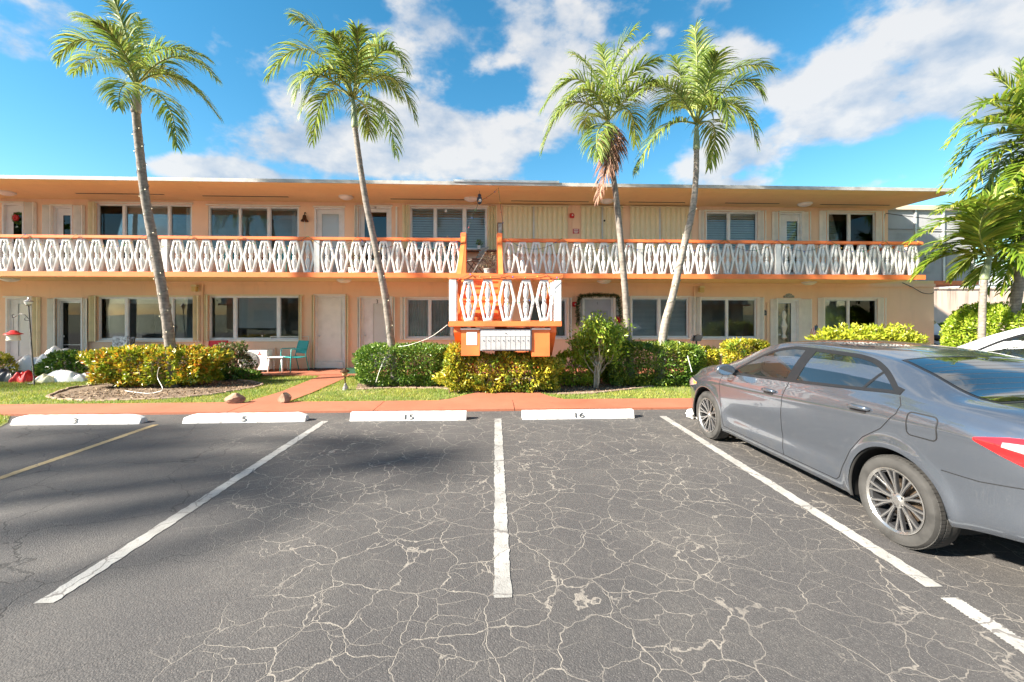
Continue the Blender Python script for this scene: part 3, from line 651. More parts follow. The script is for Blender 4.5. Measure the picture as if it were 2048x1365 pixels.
# closed accordion shutters: each slat its own piece
def closed_shutter(px0, px1, yt, zb, pitch=.155, split=.47):
    x0, x1 = XW(px0, YW), XW(px1, YW); z1 = ZW((px0 + px1) / 2, yt, YW)
    e = MB(); e.box(x0 - .02, x1 + .02, YW - .12, YW - .002, z1, z1 + .035); s = e.build('shutter', cream, bld)
    e = MB(); e.box(x0 - .02, x1 + .02, YW - .12, YW - .002, zb - .04, zb); e.build('shutter_track', cream, s)
    n = round((x1 - x0) / pitch); pw = (x1 - x0) / n; q = MB(); k = 6
    vs = [(pw * i / k, -.03 - .05 * math.sin(math.pi * i / k), z) for i in range(k + 1) for z in (0, z1 - zb - .002)]
    q.add(vs, [(2 * i, 2 * i + 2, 2 * i + 3, 2 * i + 1) for i in range(k)]); me = q.mesh('slat'); me.materials.append(cream)
    me.polygons.foreach_set('use_smooth', [True] * len(me.polygons))
    for i in range(n): inst('slat', me, s, (x0 + pw * i, YW, zb + .001))
    xm = x0 + (x1 - x0) * split; e = MB(); e.box(xm - .02, xm - .004, YW - .10, YW - .085, zb, z1); e.box(xm + .004, xm + .02, YW - .10, YW - .085, zb, z1); e.build('lock_bar', alum, s)
    if px0 > 1150 and px0 < 1200:
        e = MB(); e.lathe([(.001, -.02), (.03, -.02), (.03, 0), (.001, 0)], (x0 + (x1 - x0) * .55, YW - .09, z1 - .42), 'y', 12); e.build('peephole', black, s)
closed_shutter(1006, 1135, 415, ZW(1070, 506, YW)); closed_shutter(1162, 1244, 416, ZS1 + .05, split=.5); closed_shutter(1260, 1382, 417, ZW(1320, 504, YW))
# pipes and conduits on the wall
def pipe(name, pts, r, mat, parent=bld):
    q = MB(); q.tube(pts, r, 8); return q.build(name, mat, parent, 'auto')
pipe('downpipe', [W(793, 414, YW - .05), W(793, 420, YW - .05), (XW(793, YW - .05), YW - .05, ZS1)], .03, creamw)
pipe('conduit', [(XW(405, YW - .03), YW - .03, PORCH_Z), (XW(405, YW - .03), YW - .03, 2.55)], .025, peach)
pipe('conduit', [(XW(1389, YW - .03), YW - .03, PORCH_Z), (XW(1389, YW - .03), YW - .03, 2.55)], .025, peach)
pipe('conduit', [(XW(1535, YW - .03), YW - .03, PORCH_Z), (XW(1535, YW - .03), YW - .03, 2.05)], .03, peach)
# balustrades
def baluster_mesh():
    q = MB(); hz = .43; o = [(-.088, -hz), (.088, -hz), (.186, 0), (.088, hz), (-.088, hz), (-.186, 0)]
    i_ = [(-.054, -hz + .062), (.054, -hz + .062), (.128, 0), (.054, hz - .062), (-.054, hz - .062), (-.128, 0)]
    for y0, y1 in ((-.045, .045),):
        vs = [(x, y, z) for y in (y0, y1) for pl in (o, i_) for x, z in pl]; f = []
        for k in range(6):
            j = (k + 1) % 6; f += [(k, j, 6 + j, 6 + k), (12 + j, 12 + k, 18 + k, 18 + j), (j, k, 12 + k, 12 + j), (6 + k, 6 + j, 18 + j, 18 + k)]
        q.add(vs, f)
    pr = [(.030, -.375), (.034, -.34), (.024, -.325), (.030, -.30), (.052, -.18), (.050, -.10), (.026, -.03), (.036, -.015), (.036, .015), (.026, .03), (.050, .12), (.050, .19), (.030, .29), (.024, .32), (.036, .335), (.036, .375)]
    pr = [(r_ * 1.25, h_) for r_, h_ in pr]; q.lathe(pr, (0, 0, 0), 'z', 10); me = q.mesh('baluster'); me.materials.append(balw)
    bm = bmesh.new(); bm.from_mesh(me)
    bmesh.ops.bevel(bm, geom=[e for e in bm.edges if all(v.index < 24 for v in e.verts)], offset=.007, segments=1, affect='EDGES'); bm.to_mesh(me); bm.free()
    me.polygons.foreach_set('use_smooth', [True] * len(me.polygons)); me.set_sharp_from_angle(angle=R(35)); return me
bme = baluster_mesh(); ZR0, ZR1 = 3.62, 3.705
def balustrade(pxs, posts, xa, xb, Y):
    q = MB(); q.box(xa, xb, Y - .075, Y + .075, ZR0, ZR1); b_ = q.build('balustrade', orange, bld, bevel=.012)
    for px in pxs: inst('baluster', bme, b_, (XW(px, Y), Y + .06 - .06, (ZS1 + ZR0) / 2), (0, 0, random.uniform(-.01, .01)))
    for px in posts:
        q = MB(); x = XW(px, Y); q.box(x - .075, x + .075, Y - .06, Y + .06, ZS1 + .002, ZR0 - .002); q.build('post', balw, b_, bevel=.008)
YBal = YB + .08
lp = [12 - 31 * k for k in range(10, 0, -1)] + [12, 43, 74, 104.6, 135, 165, 195, 225.6, 255, 285, 312, 356, 385, 414, 444, 473, 502, 531, 560, 589, 616, 655, 684, 713, 740, 768, 796, 824.6, 853, 880, 907]
rp = [1018, 1045, 1072, 1099, 1127, 1154, 1180, 1207, 1233, 1259, 1299, 1324, 1349, 1376, 1402, 1429, 1455, 1481, 1508, 1533, 1572, 1596, 1620, 1645.5, 1671, 1697, 1723, 1748, 1774, 1799, 1824]
balustrade(lp, [332, 635], BX0, XW(924, YBal), YBal); balustrade(rp, [1279, 1554], XW(1001, YBal), XW(1842, YBal), YBal)
# side return of the balcony rail
q = MB(); q.box(XW(1842, YBal) - .15, XW(1842, YBal), YBal + .08, YW + 1, ZR0, ZR1); sr = q.build('balustrade', orange, bld, bevel=.012)
for k in range(4): inst('baluster', bme, sr, (XW(1842, YBal) - .075, YBal + .32 + .39 * k, (ZS1 + ZR0) / 2), (0, 0, R(90)))
# screened porch at the far end
PY = 13.52; px_a = UX1 + .02; px_b = XW(1946, PY)
q = MB(); q.box(px_a - .6, XW(1950, PY), PY - .12, PY + 5, ZS1 - .12, ZS1 + .005); sp = q.build('screened_porch', orange, bld)
q = MB(); q.box(px_a, px_b + .05, PY - .06, PY + 5, ZC + .02, ZC + .16); q.build('porch_roof', M('tan_paint', (.66, .56, .42), .6), sp)
xs = [px_a, XW(1831, PY), XW(1887, PY), px_b]
for x in xs: q = MB(); q.box(x - .025, x + .025, PY - .02, PY + .03, ZS1 + .01, ZC + .019); q.build('post', alum, sp)
for a, b_ in zip(xs, xs[1:]):
    for z0, z1 in ((ZS1 + .01, 4.42), (4.46, ZC + .018)):
        q = MB(); q.box(a + .026, b_ - .026, PY + .02, PY + .035, z0, z1); q.build('screen_panel', greypaint, sp)
        q = MB(); q.box(a + .026, b_ - .026, PY - .005, PY + .019, z1 - .025, z1 + .012); q.build('rail', greypaint, sp)
    q = MB(); q.box(a + .12, b_ - .12, PY + .012, PY + .019, ZS1 + .25, 4.32); q.build('panel', M('grey_panel2', (.38, .39, .42), .6), sp, bevel=.003)
q = MB(); q.box(px_b - .02, px_b + .02, PY + .04, PY + 4.9, ZS1 + .01, ZC + .02); q.build('screen_panel', greypaint, sp)

# stairs to the balcony
YL = 8.95; LX0, LX1 = XW(897, YL), XW(1124, YL); LZ1 = ZW(1010, 643, YL); LZ0 = ZW(1010, 654, YL)
stx = empty('staircase', ((LX0 + LX1) / 2, 10.2, 0), 0, 'orange concrete staircase with landing and five white balusters in front of the balcony', 'staircase')
q = MB(); q.box(LX0, LX1, YL - .02, 9.95, LZ0, LZ1); q.build('landing', orange, stx, bevel=.012)
LR0, LR1 = LZ1 + .86, ZW(1010, 548, YL)
q = MB(); q.box(LX0, LX1 + .03, YL - .0, YL + .15, LR0, LR1); q.build('handrail', orange, stx, bevel=.012)
for x in (LX0 + .085, LX1 - .085): q = MB(); q.box(x - .075, x + .075, YL + .01, YL + .14, LZ1 + .001, LR0 - .001); q.build('post', balw, stx, bevel=.008)
for k in range(5): inst('baluster', bme, stx, (XW(937 + 38.4 * k - 1.5 * (k == 4), YL), YL + .075, LZ1 + .43), (0, 0, 0), (1, 1, 1))
for x in (LX0 + .085, LX1 - .085):  # side rails back along the landing
    q = MB(); q.box(x - .07, x + .07, YL + .151, 9.95, LR0, LR1 - .01); q.build('handrail', orange, stx, bevel=.01)
    for k in range(2): inst('baluster', bme, stx, (x, YL + .42 + .38 * k, LZ1 + .43), (0, 0, R(90)))
UX_a, UX_b = XW(927, YB), XW(999, YB); nr = 7; rise = (ZS1 - LZ1) / nr; tr = (YB - 9.95) / (nr - 1)
for k in range(nr - 1):
    q = MB(); z = LZ1 + rise * (k + 1); y = 9.95 + tr * k; q.box(UX_a + .02, UX_b - .02, y, y + tr + .03, z - .05, z); q.build('tread', orange, stx, bevel=.006)
    q = MB(); q.box(UX_a + .03, UX_b - .03, y + .03, y + .05, z - rise + .001, z - .051); q.build('riser', orange, stx)
nl = 9; rl = (LZ1 - PORCH_Z) / nl; LX_a = UX_b + .12
for k in range(nl - 1):
    q = MB(); z = LZ1 - rl * (k + 1); y = 9.95 + .26 * k; q.box(LX_a, LX1 - .12, y, y + .29, z - .05, z); q.build('tread', orange, stx, bevel=.006)
def beam(name, a, b_, w, h, mat, par):
    a, b_ = Vector(a), Vector(b_); q = MB(); vs = []
    for p in (a, b_):
        for dx, dz in ((-w / 2, -h / 2), (w / 2, -h / 2), (w / 2, h / 2), (-w / 2, h / 2)): vs.append((p.x + dx, p.y, p.z + dz))
    q.add(vs, [(0, 1, 2, 3), (7, 6, 5, 4), (0, 4, 5, 1), (1, 5, 6, 2), (2, 6, 7, 3), (3, 7, 4, 0)]); return q.build(name, mat, par)
for x in (UX_a, UX_b):
    q = MB(); q.box(x - .075, x + .075, YB - .02, YB + .15, ZS1 + .002, ZR1 + .14); q.build('newel_post', orange, stx, bevel=.012)
    beam('stair_rail', (x, YB - .02, ZR1 - .02), (x, 9.75, LR1 - .08), .11, .10, orange, stx)
    beam('stringer', (x, YB - .02, ZS1 - .12), (x, 9.95, LZ1 - .10), .06, .26, orange, stx)
    q = MB(); q.box(x - .06, x + .06, 9.70, 9.82, LZ1, LR1 - .12); q.build('newel_post', orange, stx, bevel=.01)
beam('stair_rail', (LX1 - .085, 9.96, LR1 - .05), (LX1 - .085, 12.0, 1.0), .09, .09, orange, stx)
beam('stringer', (LX1 - .10, 9.96, LZ0 + .02), (LX1 - .10, 12.1, .1), .06, .26, orange, stx); beam('stringer', (LX_a - .03, 9.96, LZ0 + .02), (LX_a - .03, 12.1, .1), .06, .26, orange, stx)
for x0, x1 in ((LX0 + .10, LX0 + .24), (LX1 - .24, LX1 - .10)):
    q = MB(); q.prism_yz([(YL + .1, LZ0 - .002), (9.9, LZ0 - .002), (9.9, .75), (9.75, .75), (YL + .1, LZ0 - .12)], x0, x1); q.build('bracket', orange, stx, bevel=.006)
cx0, cx1 = XW(990, YL + .4), XW(1015, YL + .4); q = MB(); q.box(cx0, cx1, 9.72, 9.93, 0, LZ0 - .002); q.build('pier', orange, stx, bevel=.008)
q = MB(); q.box(XW(940, YL + .5), XW(950, YL + .5), 9.75, 9.9, 0, LZ0 - .002); q.build('pier', orange, stx)
YM = YL + .06; bx0, bx1 = XW(922, YM), XW(1100, YM); mz1 = ZW(1010, 657, YM)
q = MB(); mx0, mx1 = XW(960, YM), XW(1063, YM); q.box(bx0, mx0 - .004, YM, YM + .34, ZW(1010, 712, YM), mz1 - .035); q.build('side_panel', orange, stx, bevel=.006); q = MB(); q.box(mx1 + .004, bx1, YM, YM + .34, ZW(1010, 714, YM), mz1 - .035); q.build('side_panel', orange, stx, bevel=.006)
q = MB(); q.box(bx0 - .01, mx0 - .003, YM - .012, YM + .34, mz1 - .032, mz1); q.box(mx1 + .003, bx1 + .01, YM - .012, YM + .34, mz1 - .032, mz1); q.build('trim', creamw, stx)
# mailbox bank
mb0, mb1 = ZW(1010, 702, YM - .03), ZW(1010, 659, YM - .03)
mail = empty('mailbox_bank', ((mx0 + mx1) / 2, YM, mb0), 0, 'row of narrow silver mailboxes under the orange stair landing', 'mailbox')
q = MB(); q.box(mx0, mx1, YM - .02, YM + .33, mb0, mb1); q.build('case', M('mail_case', (.30, .30, .31), .5), mail, bevel=.004)
pw = (mx1 - mx0 - .05) / 10
q = MB(); q.box(mx0 + .02, mx1 - .02, YM - .028, YM - .021, mb1 - .145, mb1 - .025); q.build('top_flap', alum, mail, bevel=.003)
for k in range(10):
    x = mx0 + .025 + pw * k; q = MB(); q.box(x + .004, x + pw - .004, YM - .034, YM - .021, mb0 + .022, mb1 - .152); d = q.build('mailbox_door', alum, mail, bevel=.003)
    q = MB(); q.lathe([(.001, -.008), (.010, -.008), (.010, 0), (.001, 0)], (x + pw * .5, YM - .034, mb1 - .235), 'y', 10); q.build('lock', black, d)
    q = MB(); q.box(x + .004, x + pw - .006, YM - .031, YM - .0285, mb1 - .14, mb1 - .03); q.build('name_slot', M('slot_silver', (.66, .66, .66), .4, .05), mail)
q = MB(); q.lathe([(.001, -.01), (.012, -.01), (.012, 0), (.001, 0)], ((mx0 + mx1) / 2, YM - .032, mb1 - .085), 'y', 10); q.build('lock', black, mail)
q = MB(); a, b_ = XW(933, YM), XW(954, YM); q.box(a, b_, YM - .006, YM - .001, ZW(1010, 690, YM), ZW(1010, 664, YM)); o = q.build('paper_notice', M('paper', ()), base=(a, YM - .006, ZW(1010, 690, YM))); tag(o, 'white paper notice pinned to the orange panel beside the mailboxes', 'notice')
me = MB(); 
for k in range(9): me.box(a + .03, b_ - .03 - .05 * (k % 3), YM - .0068, YM - .0062, ZW(1010, 668 + 2.2 * k, YM), ZW(1010, 668.7 + 2.2 * k, YM))
me.build('printed_lines', M('ink', (.5, .5, .52), .8), o)

# ------------------------------------------------------------------ vegetation
pl_green = leafmat('palm_leaf', [(0, (.09, .155, .025)), (.5, (.175, .255, .045)), (.85, (.29, .345, .07)), (1, (.42, .41, .12))], .45, .5)
pl_bright = leafmat('palm_leaf_bright', [(0, (.09, .17, .015)), (.5, (.17, .27, .025)), (.85, (.30, .34, .04)), (1, (.45, .42, .08))], .42, .38)
pl_dead = leafmat('palm_leaf_dead', [(0, (.14, .07, .045)), (.6, (.25, .13, .09)), (1, (.34, .22, .15))], .15, .8)
rach = M('rachis', (.20, .24, .06), .5, .2, 6); rach_d = M('rachis_dead', (.25, .14, .09), .8, .2, 6)
def trunkmat(name, col, ring=26):
    b = NB(name); co = b.coord(); mpn = b.n('ShaderNodeMapping'); mpn.inputs['Scale'].default_value = (1.2, 1.2, 1); b.l(co, mpn.inputs['Vector'])
    wv = b.n('ShaderNodeTexWave', wave_type='BANDS', bands_direction='Z', wave_profile='SAW'); wv.inputs['Scale'].default_value = ring / 6.28 * 1.0; wv.inputs['Distortion'].default_value = 2.2; wv.inputs['Detail'].default_value = 3; wv.inputs['Detail Scale'].default_value = 2
    b.l(mpn.outputs[0], wv.inputs['Vector']); nz = b.noise(co, 11, 6, .65)
    c = b.ramp(nz.outputs[0], [(.3, tuple(x * .55 for x in col)), (.52, col), (.72, tuple(min(1, x * 1.35) for x in col))])
    c = b.mix(b.mrange(wv.outputs[0], .0, .25, .55, 0), c, tuple(x * .35 for x in col))
    b.l(c, b.p.inputs['Base Color']); b.p.inputs['Roughness'].default_value = .9
    b.bump(b.math('ADD', wv.outputs[0], b.math('MULTIPLY', nz.outputs[0], .8)), .7, .02); return b.m
tr_grey = trunkmat('trunk_grey', (.23, .205, .18)); tr_pale = trunkmat('trunk_pale', (.29, .255, .22)); shaft = M('crownshaft', (.22, .27, .15), .5, .25, 5); shaftp = M('crownshaft_grey', (.30, .28, .26), .6, .25, 5)
def frond(parent, p0, pm, p2, leaf=.5, mat=None, n=44, dead=False, up=.22, rmat=None, droop=1.7):
    if mat is pl_bright: droop = .85; up = .32
    p0, pm, p2 = Vector(p0), Vector(pm), Vector(p2); c = pm * 2 - (p0 + p2) / 2
    dh = Vector((p2.x - p0.x, p2.y - p0.y, 0)); dh = dh.normalized() if dh.length > .05 else Vector((1, 0, 0))
    Sd = dh.cross(Vector((0, 0, 1))).normalized()
    bz = lambda t: p0 * (1 - t) ** 2 + c * 2 * t * (1 - t) + p2 * t * t
    pts = [bz(i / 14) for i in range(15)]
    q = MB(); q.tube(pts, [.022 * (1 - .85 * i / 14) + .003 for i in range(15)], 5); fr = q.build('frond', rmat or (rach_d if dead else rach), parent, True)
    V = []; Fc = []; off = WL[parent.name]
    for sgn in (-1, 1):
        for i in range(n):
            t = .14 + .86 * (i + random.uniform(-.3, .3)) / n; t = min(max(t, .1), .998); p = bz(t); T = (bz(min(1, t + .01)) - bz(t - .01)).normalized(); Nn = Sd.cross(T).normalized()
            if Nn.z < 0 and abs(T.z) < .9: Nn = -Nn
            a = R(62 - 40 * t + random.uniform(-9, 9)); l = leaf * (math.sin(math.pi * min(1, .18 + .80 * t)) ** .7 * .85 + .18) * random.uniform(.82, 1.1)
            d = (T * math.cos(a) + Sd * sgn * math.sin(a) + Nn * (up + random.uniform(-.25, .22))).normalized(); w = (.030 if mat is pl_bright else .018) * random.uniform(.8, 1.2); P = p.copy(); base = len(V); seg = 4
            side = d.cross(Nn); side = side.normalized() if side.length > .01 else Sd
            side = (side + Nn * random.uniform(-.5, .5)).normalized()
            for k in range(seg + 1):
                f = k / seg; ww = w * (.55 + 1.2 * f if f < .35 else (1 - f) / .65 * .97 + .03); V += [P + side * ww, P - side * ww]
                P = P + d * (l / seg); d = (d + Vector((random.uniform(-.08, .08), random.uniform(-.08, .08), -.20 * droop * (1 + f)))).normalized()
            Fc += [(base + 2 * k, base + 2 * k + 1, base + 2 * k + 3, base + 2 * k + 2) for k in range(seg)]
    o = np_mesh('leaflets', np.array([tuple(v) for v in V]), np.array(Fc), pl_dead if dead else (mat or pl_green), fr)
    return fr
def palm(label, Y, trunk_px, crown_px, r0, r1, fronds, org, sc, leaf=.5, mat=None, tm=None, sm=None, shaft_px=None, group=None, base_z=0, n=54):
    leaf *= 1.38
    """trunk_px: points from base to top; fronds: (mid, tip, dead) in local picture units origin org scale sc"""
    tp = [W(x, y, Y) for x, y in trunk_px]; tp[0].z = base_z; root = empty('palm_tree', tp[0], 0, label, 'palm tree', group)
    # smooth the trunk line
    def cr(i, t):
        a, b_, c_, d = (tp[max(0, min(len(tp) - 1, i + k))] for k in (-1, 0, 1, 2)); return .5 * ((2 * b_) + (c_ - a) * t + (2 * a - 5 * b_ + 4 * c_ - d) * t * t + (3 * b_ - a - 3 * c_ + d) * t ** 3)
    pts = [cr(i, k / 10) for i in range(len(tp) - 1) for k in range(10)] + [tp[-1]]; nn = len(pts)
    rad = [(r0 + (r1 - r0) * (i / nn) ** .8 + .25 * r0 * math.exp(-i / nn * 14)) * (1 + .035 * random.uniform(-1, 1) + (.03 if i % 2 else 0)) for i in range(nn)]
    q = MB(); q.tube(pts, rad, 14); q.build('trunk', tm or tr_grey, root, True)
    cp = W(*crown_px, Y); top = tp[-1]; q = MB(); ax = cp - top
    q.tube([top + ax * t for t in (-.02, .05, .25, .5, .75, 1.0)], [r1 * 1.1, r1 * 1.35, r1 * 1.25, r1 * 1.05, r1 * .8, r1 * .5], 12); q.build('crownshaft', sm or shaft, root, True)
    for i, fd in enumerate(fronds):
        mid = (org[0] + fd[0][0] * sc, org[1] + fd[0][1] * sc); tip = (org[0] + fd[1][0] * sc, org[1] + fd[1][1] * sc); dead = len(fd) > 2 and fd[2]
        m_, t_ = W(*mid, Y), W(*tip, Y); Lp = (m_ - cp).length + (t_ - m_).length; dep = math.sqrt(max(.06, 2.35 ** 2 - Lp * Lp)) * .62 * (1 if i % 2 else -1)
        if dead: dep = -.25
        m_, t_ = W(*mid, Y + dep * .55), W(*tip, Y + dep)
        frond(root, cp - Vector((0, 0, .06)), m_, t_, leaf, mat, n, dead)
    return root, pts, rad
Z1 = 500 / 1365; O1 = (0, 0); O2 = (480, 0); Z3 = 550 / 1668; O3 = (1030, 30)
YP1 = G(335, 775).y; YP2 = G(785, 772).y; YP3 = G(1262, 768).y; YP4 = G(1322, 768).y
pA = palm('tall ringed palm rising from the oval croton bed, white lights round its trunk', YP1, [(347, 770), (339, 680), (326, 590), (310, 500), (291, 400), (279, 300), (272, 226)], (273, 166), .115, .078,
     [((690, 200), (605, -40)), ((600, 190), (430, 100)), ((500, 225), (315, 330)), ((560, 320), (400, 400)), ((670, 470), (650, 590)), ((870, 270), (1150, 330)), ((960, 310), (1185, 440)), ((960, 420), (1200, 650)), ((905, 560), (965, 810)), ((750, 250), (770, 110)), ((660, 260), (540, 130)), ((830, 390), (1060, 480))], O1, Z1, .5, sm=shaftp)
pB = palm('slender curved palm growing out of the clipped green hedge beside door 3', YP2, [(793, 772), (783, 690), (770, 590), (752, 500), (733, 410), (720, 330), (710, 256)], (706, 192), .092, .060,
     [((470, 230), (285, 85)), ((370, 270), (150, 430)), ((400, 400), (305, 540)), ((470, 520), (395, 780)), ((640, 320), (640, 160)), ((700, 290), (790, 190)), ((780, 280), (915, 400)), ((820, 420), (960, 660)), ((770, 580), (850, 850)), ((690, 600), (705, 735)), ((560, 300), (500, 190)), ((720, 400), (880, 540)), ((480, 380), (330, 620))], O2, Z1, .52)
pC = palm('palm with a brown dead frond hanging below its crown', YP3, [(1262, 768), (1257, 690), (1250, 580), (1241, 480), (1233, 400), (1222, 320), (1219, 275)], (1216, 238), .092, .058,
     [((590, 320), (730, 80)), ((490, 380), (340, 230)), ((380, 390), (160, 580)), ((330, 540), (160, 840)), ((670, 400), (870, 270)), ((690, 580), (730, 790)), ((750, 440), (890, 420)), ((450, 610), (430, 690)), ((500, 720), (510, 870)), ((575, 800), (500, 1130), True), ((590, 780), (560, 960), True), ((560, 380), (520, 190)), ((430, 450), (230, 640)), ((620, 360), (800, 130))], O3, Z3, .5, sm=shaftp)
pD = palm('leaning palm with thick pale base beside the window with white blinds', YP4, [(1318, 768), (1328, 660), (1346, 590), (1366, 500), (1385, 420), (1392, 350), (1393, 300)], (1393, 244), .108, .060,
     [((1105, 340), (1090, 75)), ((1030, 420), (960, 260)), ((930, 440), (720, 500)), ((950, 520), (820, 690)), ((900, 690), (735, 960)), ((1290, 350), (1570, 330)), ((1340, 550), (1470, 800)), ((1210, 690), (1175, 930)), ((1180, 380), (1230, 240)), ((1020, 470), (960, 560)), ((1340, 410), (1500, 490)), ((1140, 380), (1150, 190)), ((1250, 520), (1290, 680))], O3, Z3, .52, tm=tr_pale)
# lower right palms
YQ = 9.9
pE = palm('young bright green palm with swollen green crownshaft near the round bush', YQ, [(1962, 760), (1963, 700), (1965, 620), (1968, 560)], (1980, 508), .075, .066,
     [((1930, 440), (1815, 490)), ((1915, 490), (1825, 560)), ((1985, 430), (1945, 405)), ((1900, 510), (1835, 545)), ((1960, 450), (2010, 380)), ((2020, 470), (2080, 520)), ((2020, 450), (2100, 430)), ((1960, 500), (1900, 560)), ((1940, 420), (1870, 430)), ((1935, 470), (1830, 520)), ((2000, 430), (2040, 400)), ((1990, 520), (1930, 570)), ((2030, 500), (2060, 570))], (0, 0), 1, .44, pl_bright, sm=shaft, n=50)
pF = palm('taller palm at the white car with long arching bright fronds', YQ + .5, [(2012, 760), (2026, 640), (2042, 545), (2062, 430), (2075, 330)], (2082, 285), .12, .09,
     [((2000, 200), (1890, 300)), ((1990, 270), (1880, 380)), ((2000, 300), (1925, 420)), ((2040, 200), (1985, 150)), ((2080, 180), (2100, 90)), ((2020, 330), (1960, 420)), ((2030, 250), (1930, 250)), ((2130, 230), (2220, 300)), ((2060, 350), (2030, 480)), ((2010, 380), (1990, 450)), ((2140, 300), (2200, 420)), ((2010, 230), (1900, 330)), ((2020, 300), (1895, 395)), ((2040, 240), (1960, 200)), ((2050, 330), (1990, 400)), ((2060, 220), (2040, 120)), ((2030, 370), (2000, 470)), ((2000, 330), (1930, 470)), ((2070, 360), (2060, 500))], (0, 0), 1, .44, pl_bright, sm=shaft, n=50)
pG = palm('low palm behind the white car with drooping yellow-green fronds', YQ + .9, [(2085, 760), (2085, 640), (2085, 560)], (2085, 520), .10, .085,
     [((2040, 440), (1945, 580)), ((2030, 480), (1975, 590)), ((2060, 430), (2000, 400)), ((2100, 420), (2120, 360)), ((2140, 470), (2200, 560)), ((2050, 470), (2020, 600)), ((2020, 450), (1960, 500)), ((2050, 420), (1990, 440)), ((2040, 500), (2000, 590))], (0, 0), 1, .44, pl_bright, n=46)
# palms left of the picture: their shade falls across the lot
def plain_palm(label, x, y, h, nf=13, seed=1, group='palms standing left of the parking lot', leaf=.6):
    rs = random.Random(seed); root = empty('palm_tree', (x, y, 0), 0, label, 'palm tree', group); q = MB()
    pts = [Vector((x + .25 * math.sin(i / 12 * 2), y + .15 * math.sin(i / 12 * 3), h * i / 12)) for i in range(13)]; q.tube(pts, [.17 - .08 * i / 12 for i in range(13)], 12); q.build('trunk', tr_grey, root, True)
    cp = pts[-1] + Vector((0, 0, .5)); q = MB(); q.tube([pts[-1], pts[-1] + Vector((0, 0, .25)), cp], [.1, .12, .05], 10); q.build('crownshaft', shaft, root, True)
    for k in range(nf):
        a = 2.4 * k + rs.uniform(-.2, .2); e = rs.uniform(.2, 1.1); Lf = rs.uniform(1.9, 2.5); dv = Vector((math.cos(a), math.sin(a), 0))
        frond(root, cp, cp + dv * Lf * .55 * math.cos(e * .7) + Vector((0, 0, Lf * .5 * math.sin(e))), cp + dv * Lf * (.95 - .25 * e) + Vector((0, 0, Lf * (.75 * math.sin(e) - .75))), leaf, None, 34)
for i, (x, y, h) in enumerate([(-21.0, 0.3, 8.8), (-20.5, -3.8, 9.0), (-14.5, 0.6, 6.8)]): plain_palm('tall palm standing beyond the parking lot beside the side drive', x, y, h, 13, i)

def hedge(name, label, c, h, n, size, mat, cat='hedge', p=5, lump=.08, stems=10, group=None, aspect=.42, lf=3.0, stemmat=twig, lo=.72, spread=.9, stem_h=.55):
    c = Vector(c); root = empty(name, (c.x, c.y, 0), 0, label, cat, group); n = int(n * 2.1); size *= 1.08
    P, Nn = super_pts(n, (c.x, c.y, c.z), h, p, lump, lf, lo); k = P[:, 2] > .03; leaf_cloud('foliage', P[k], Nn[k], size, mat, root, aspect, spread)
    q = MB()
    for i in range(stems):
        bx, by = c.x + random.uniform(-.8, .8) * h[0] * .8, c.y + random.uniform(-.5, .5) * h[1]; pts = [Vector((bx, by, 0))]
        for j in range(4): pts.append(pts[-1] + Vector((random.uniform(-.09, .09), random.uniform(-.07, .07), (c.z + h[2] * stem_h) / 4)))
        q.tube(pts, [.014, .012, .010, .008, .005], 5)
        for j in (2, 3): q.tube([pts[j], pts[j] + Vector((random.uniform(-.2, .2), random.uniform(-.15, .15), .18))], [.007, .003], 4)
    q.build('stem', stemmat, root, True)['kind'] = 'stuff'; return root
croton = leafmat('croton_leaf', [(0, (.13, .20, .02)), (.35, (.30, .33, .03)), (.6, (.56, .46, .03)), (.85, (.62, .28, .025)), (1, (.40, .09, .02))], .3, .35,
                 (2.4, [(0, (.09, .17, .015)), (.5, (.22, .30, .02)), (.85, (.48, .46, .04)), (1, (.55, .34, .03))], .44, .58))
crot_y = leafmat('croton_yellow_leaf', [(0, (.12, .19, .015)), (.35, (.38, .38, .03)), (.75, (.60, .52, .05)), (1, (.56, .40, .06))], .3, .35, (3.0, [(0, (.08, .17, .02)), (.6, (.20, .29, .03)), (1, (.42, .42, .05))], .5, .62))
ficus = leafmat('ficus_leaf', [(0, (.05, .115, .015)), (.5, (.10, .20, .026)), (.85, (.18, .29, .04)), (1, (.30, .38, .06))], .3, .35)
ficus2 = leafmat('glossy_leaf', [(0, (.06, .115, .015)), (.5, (.14, .21, .026)), (.85, (.27, .33, .04)), (1, (.42, .42, .06))], .3, .32, (2.0, [(0, (.045, .11, .015)), (.6, (.10, .19, .026)), (1, (.19, .30, .04))], .45, .6))
lime = leafmat('lime_leaf', [(0, (.17, .28, .02)), (.5, (.32, .45, .035)), (1, (.50, .56, .07))], .4, .35)
ylw = leafmat('yellow_shrub_leaf', [(0, (.18, .26, .02)), (.5, (.38, .42, .03)), (1, (.58, .55, .07))], .4, .35)
c = G(320, 772); hedge('croton_hedge', 'croton hedge of red, orange, yellow and green leaves in the oval bed', (c.x, c.y - .05, .50), (1.42, .50, .42), 5200, .095, croton, p=3.6, lump=.12, stems=16, stemmat=paletwig)
c = G(808, 770); hedge('clipped_hedge', 'clipped boxy dark green hedge with the slender palm growing out of it', (c.x, c.y + .1, .49), (1.06, .60, .47), 8500, .062, ficus, p=5, lump=.05, stems=12)
c = G(860, 752); hedge('clipped_hedge', 'low dark green hedge behind the palm hedge, beside the orange landing bracket', (c.x, 11.3, .42), (.85, .4, .48), 3500, .065, ficus, p=4, lump=.06, stems=8)
c = G(1005, 782); hedge('croton_hedge', 'yellow-green croton hedge below the mailboxes', (XW(1003, 9.5), 9.48, .43), (1.20, .36, .41), 6000, .080, crot_y, p=3.4, lump=.14, lf=4.2, stems=18, stemmat=paletwig)
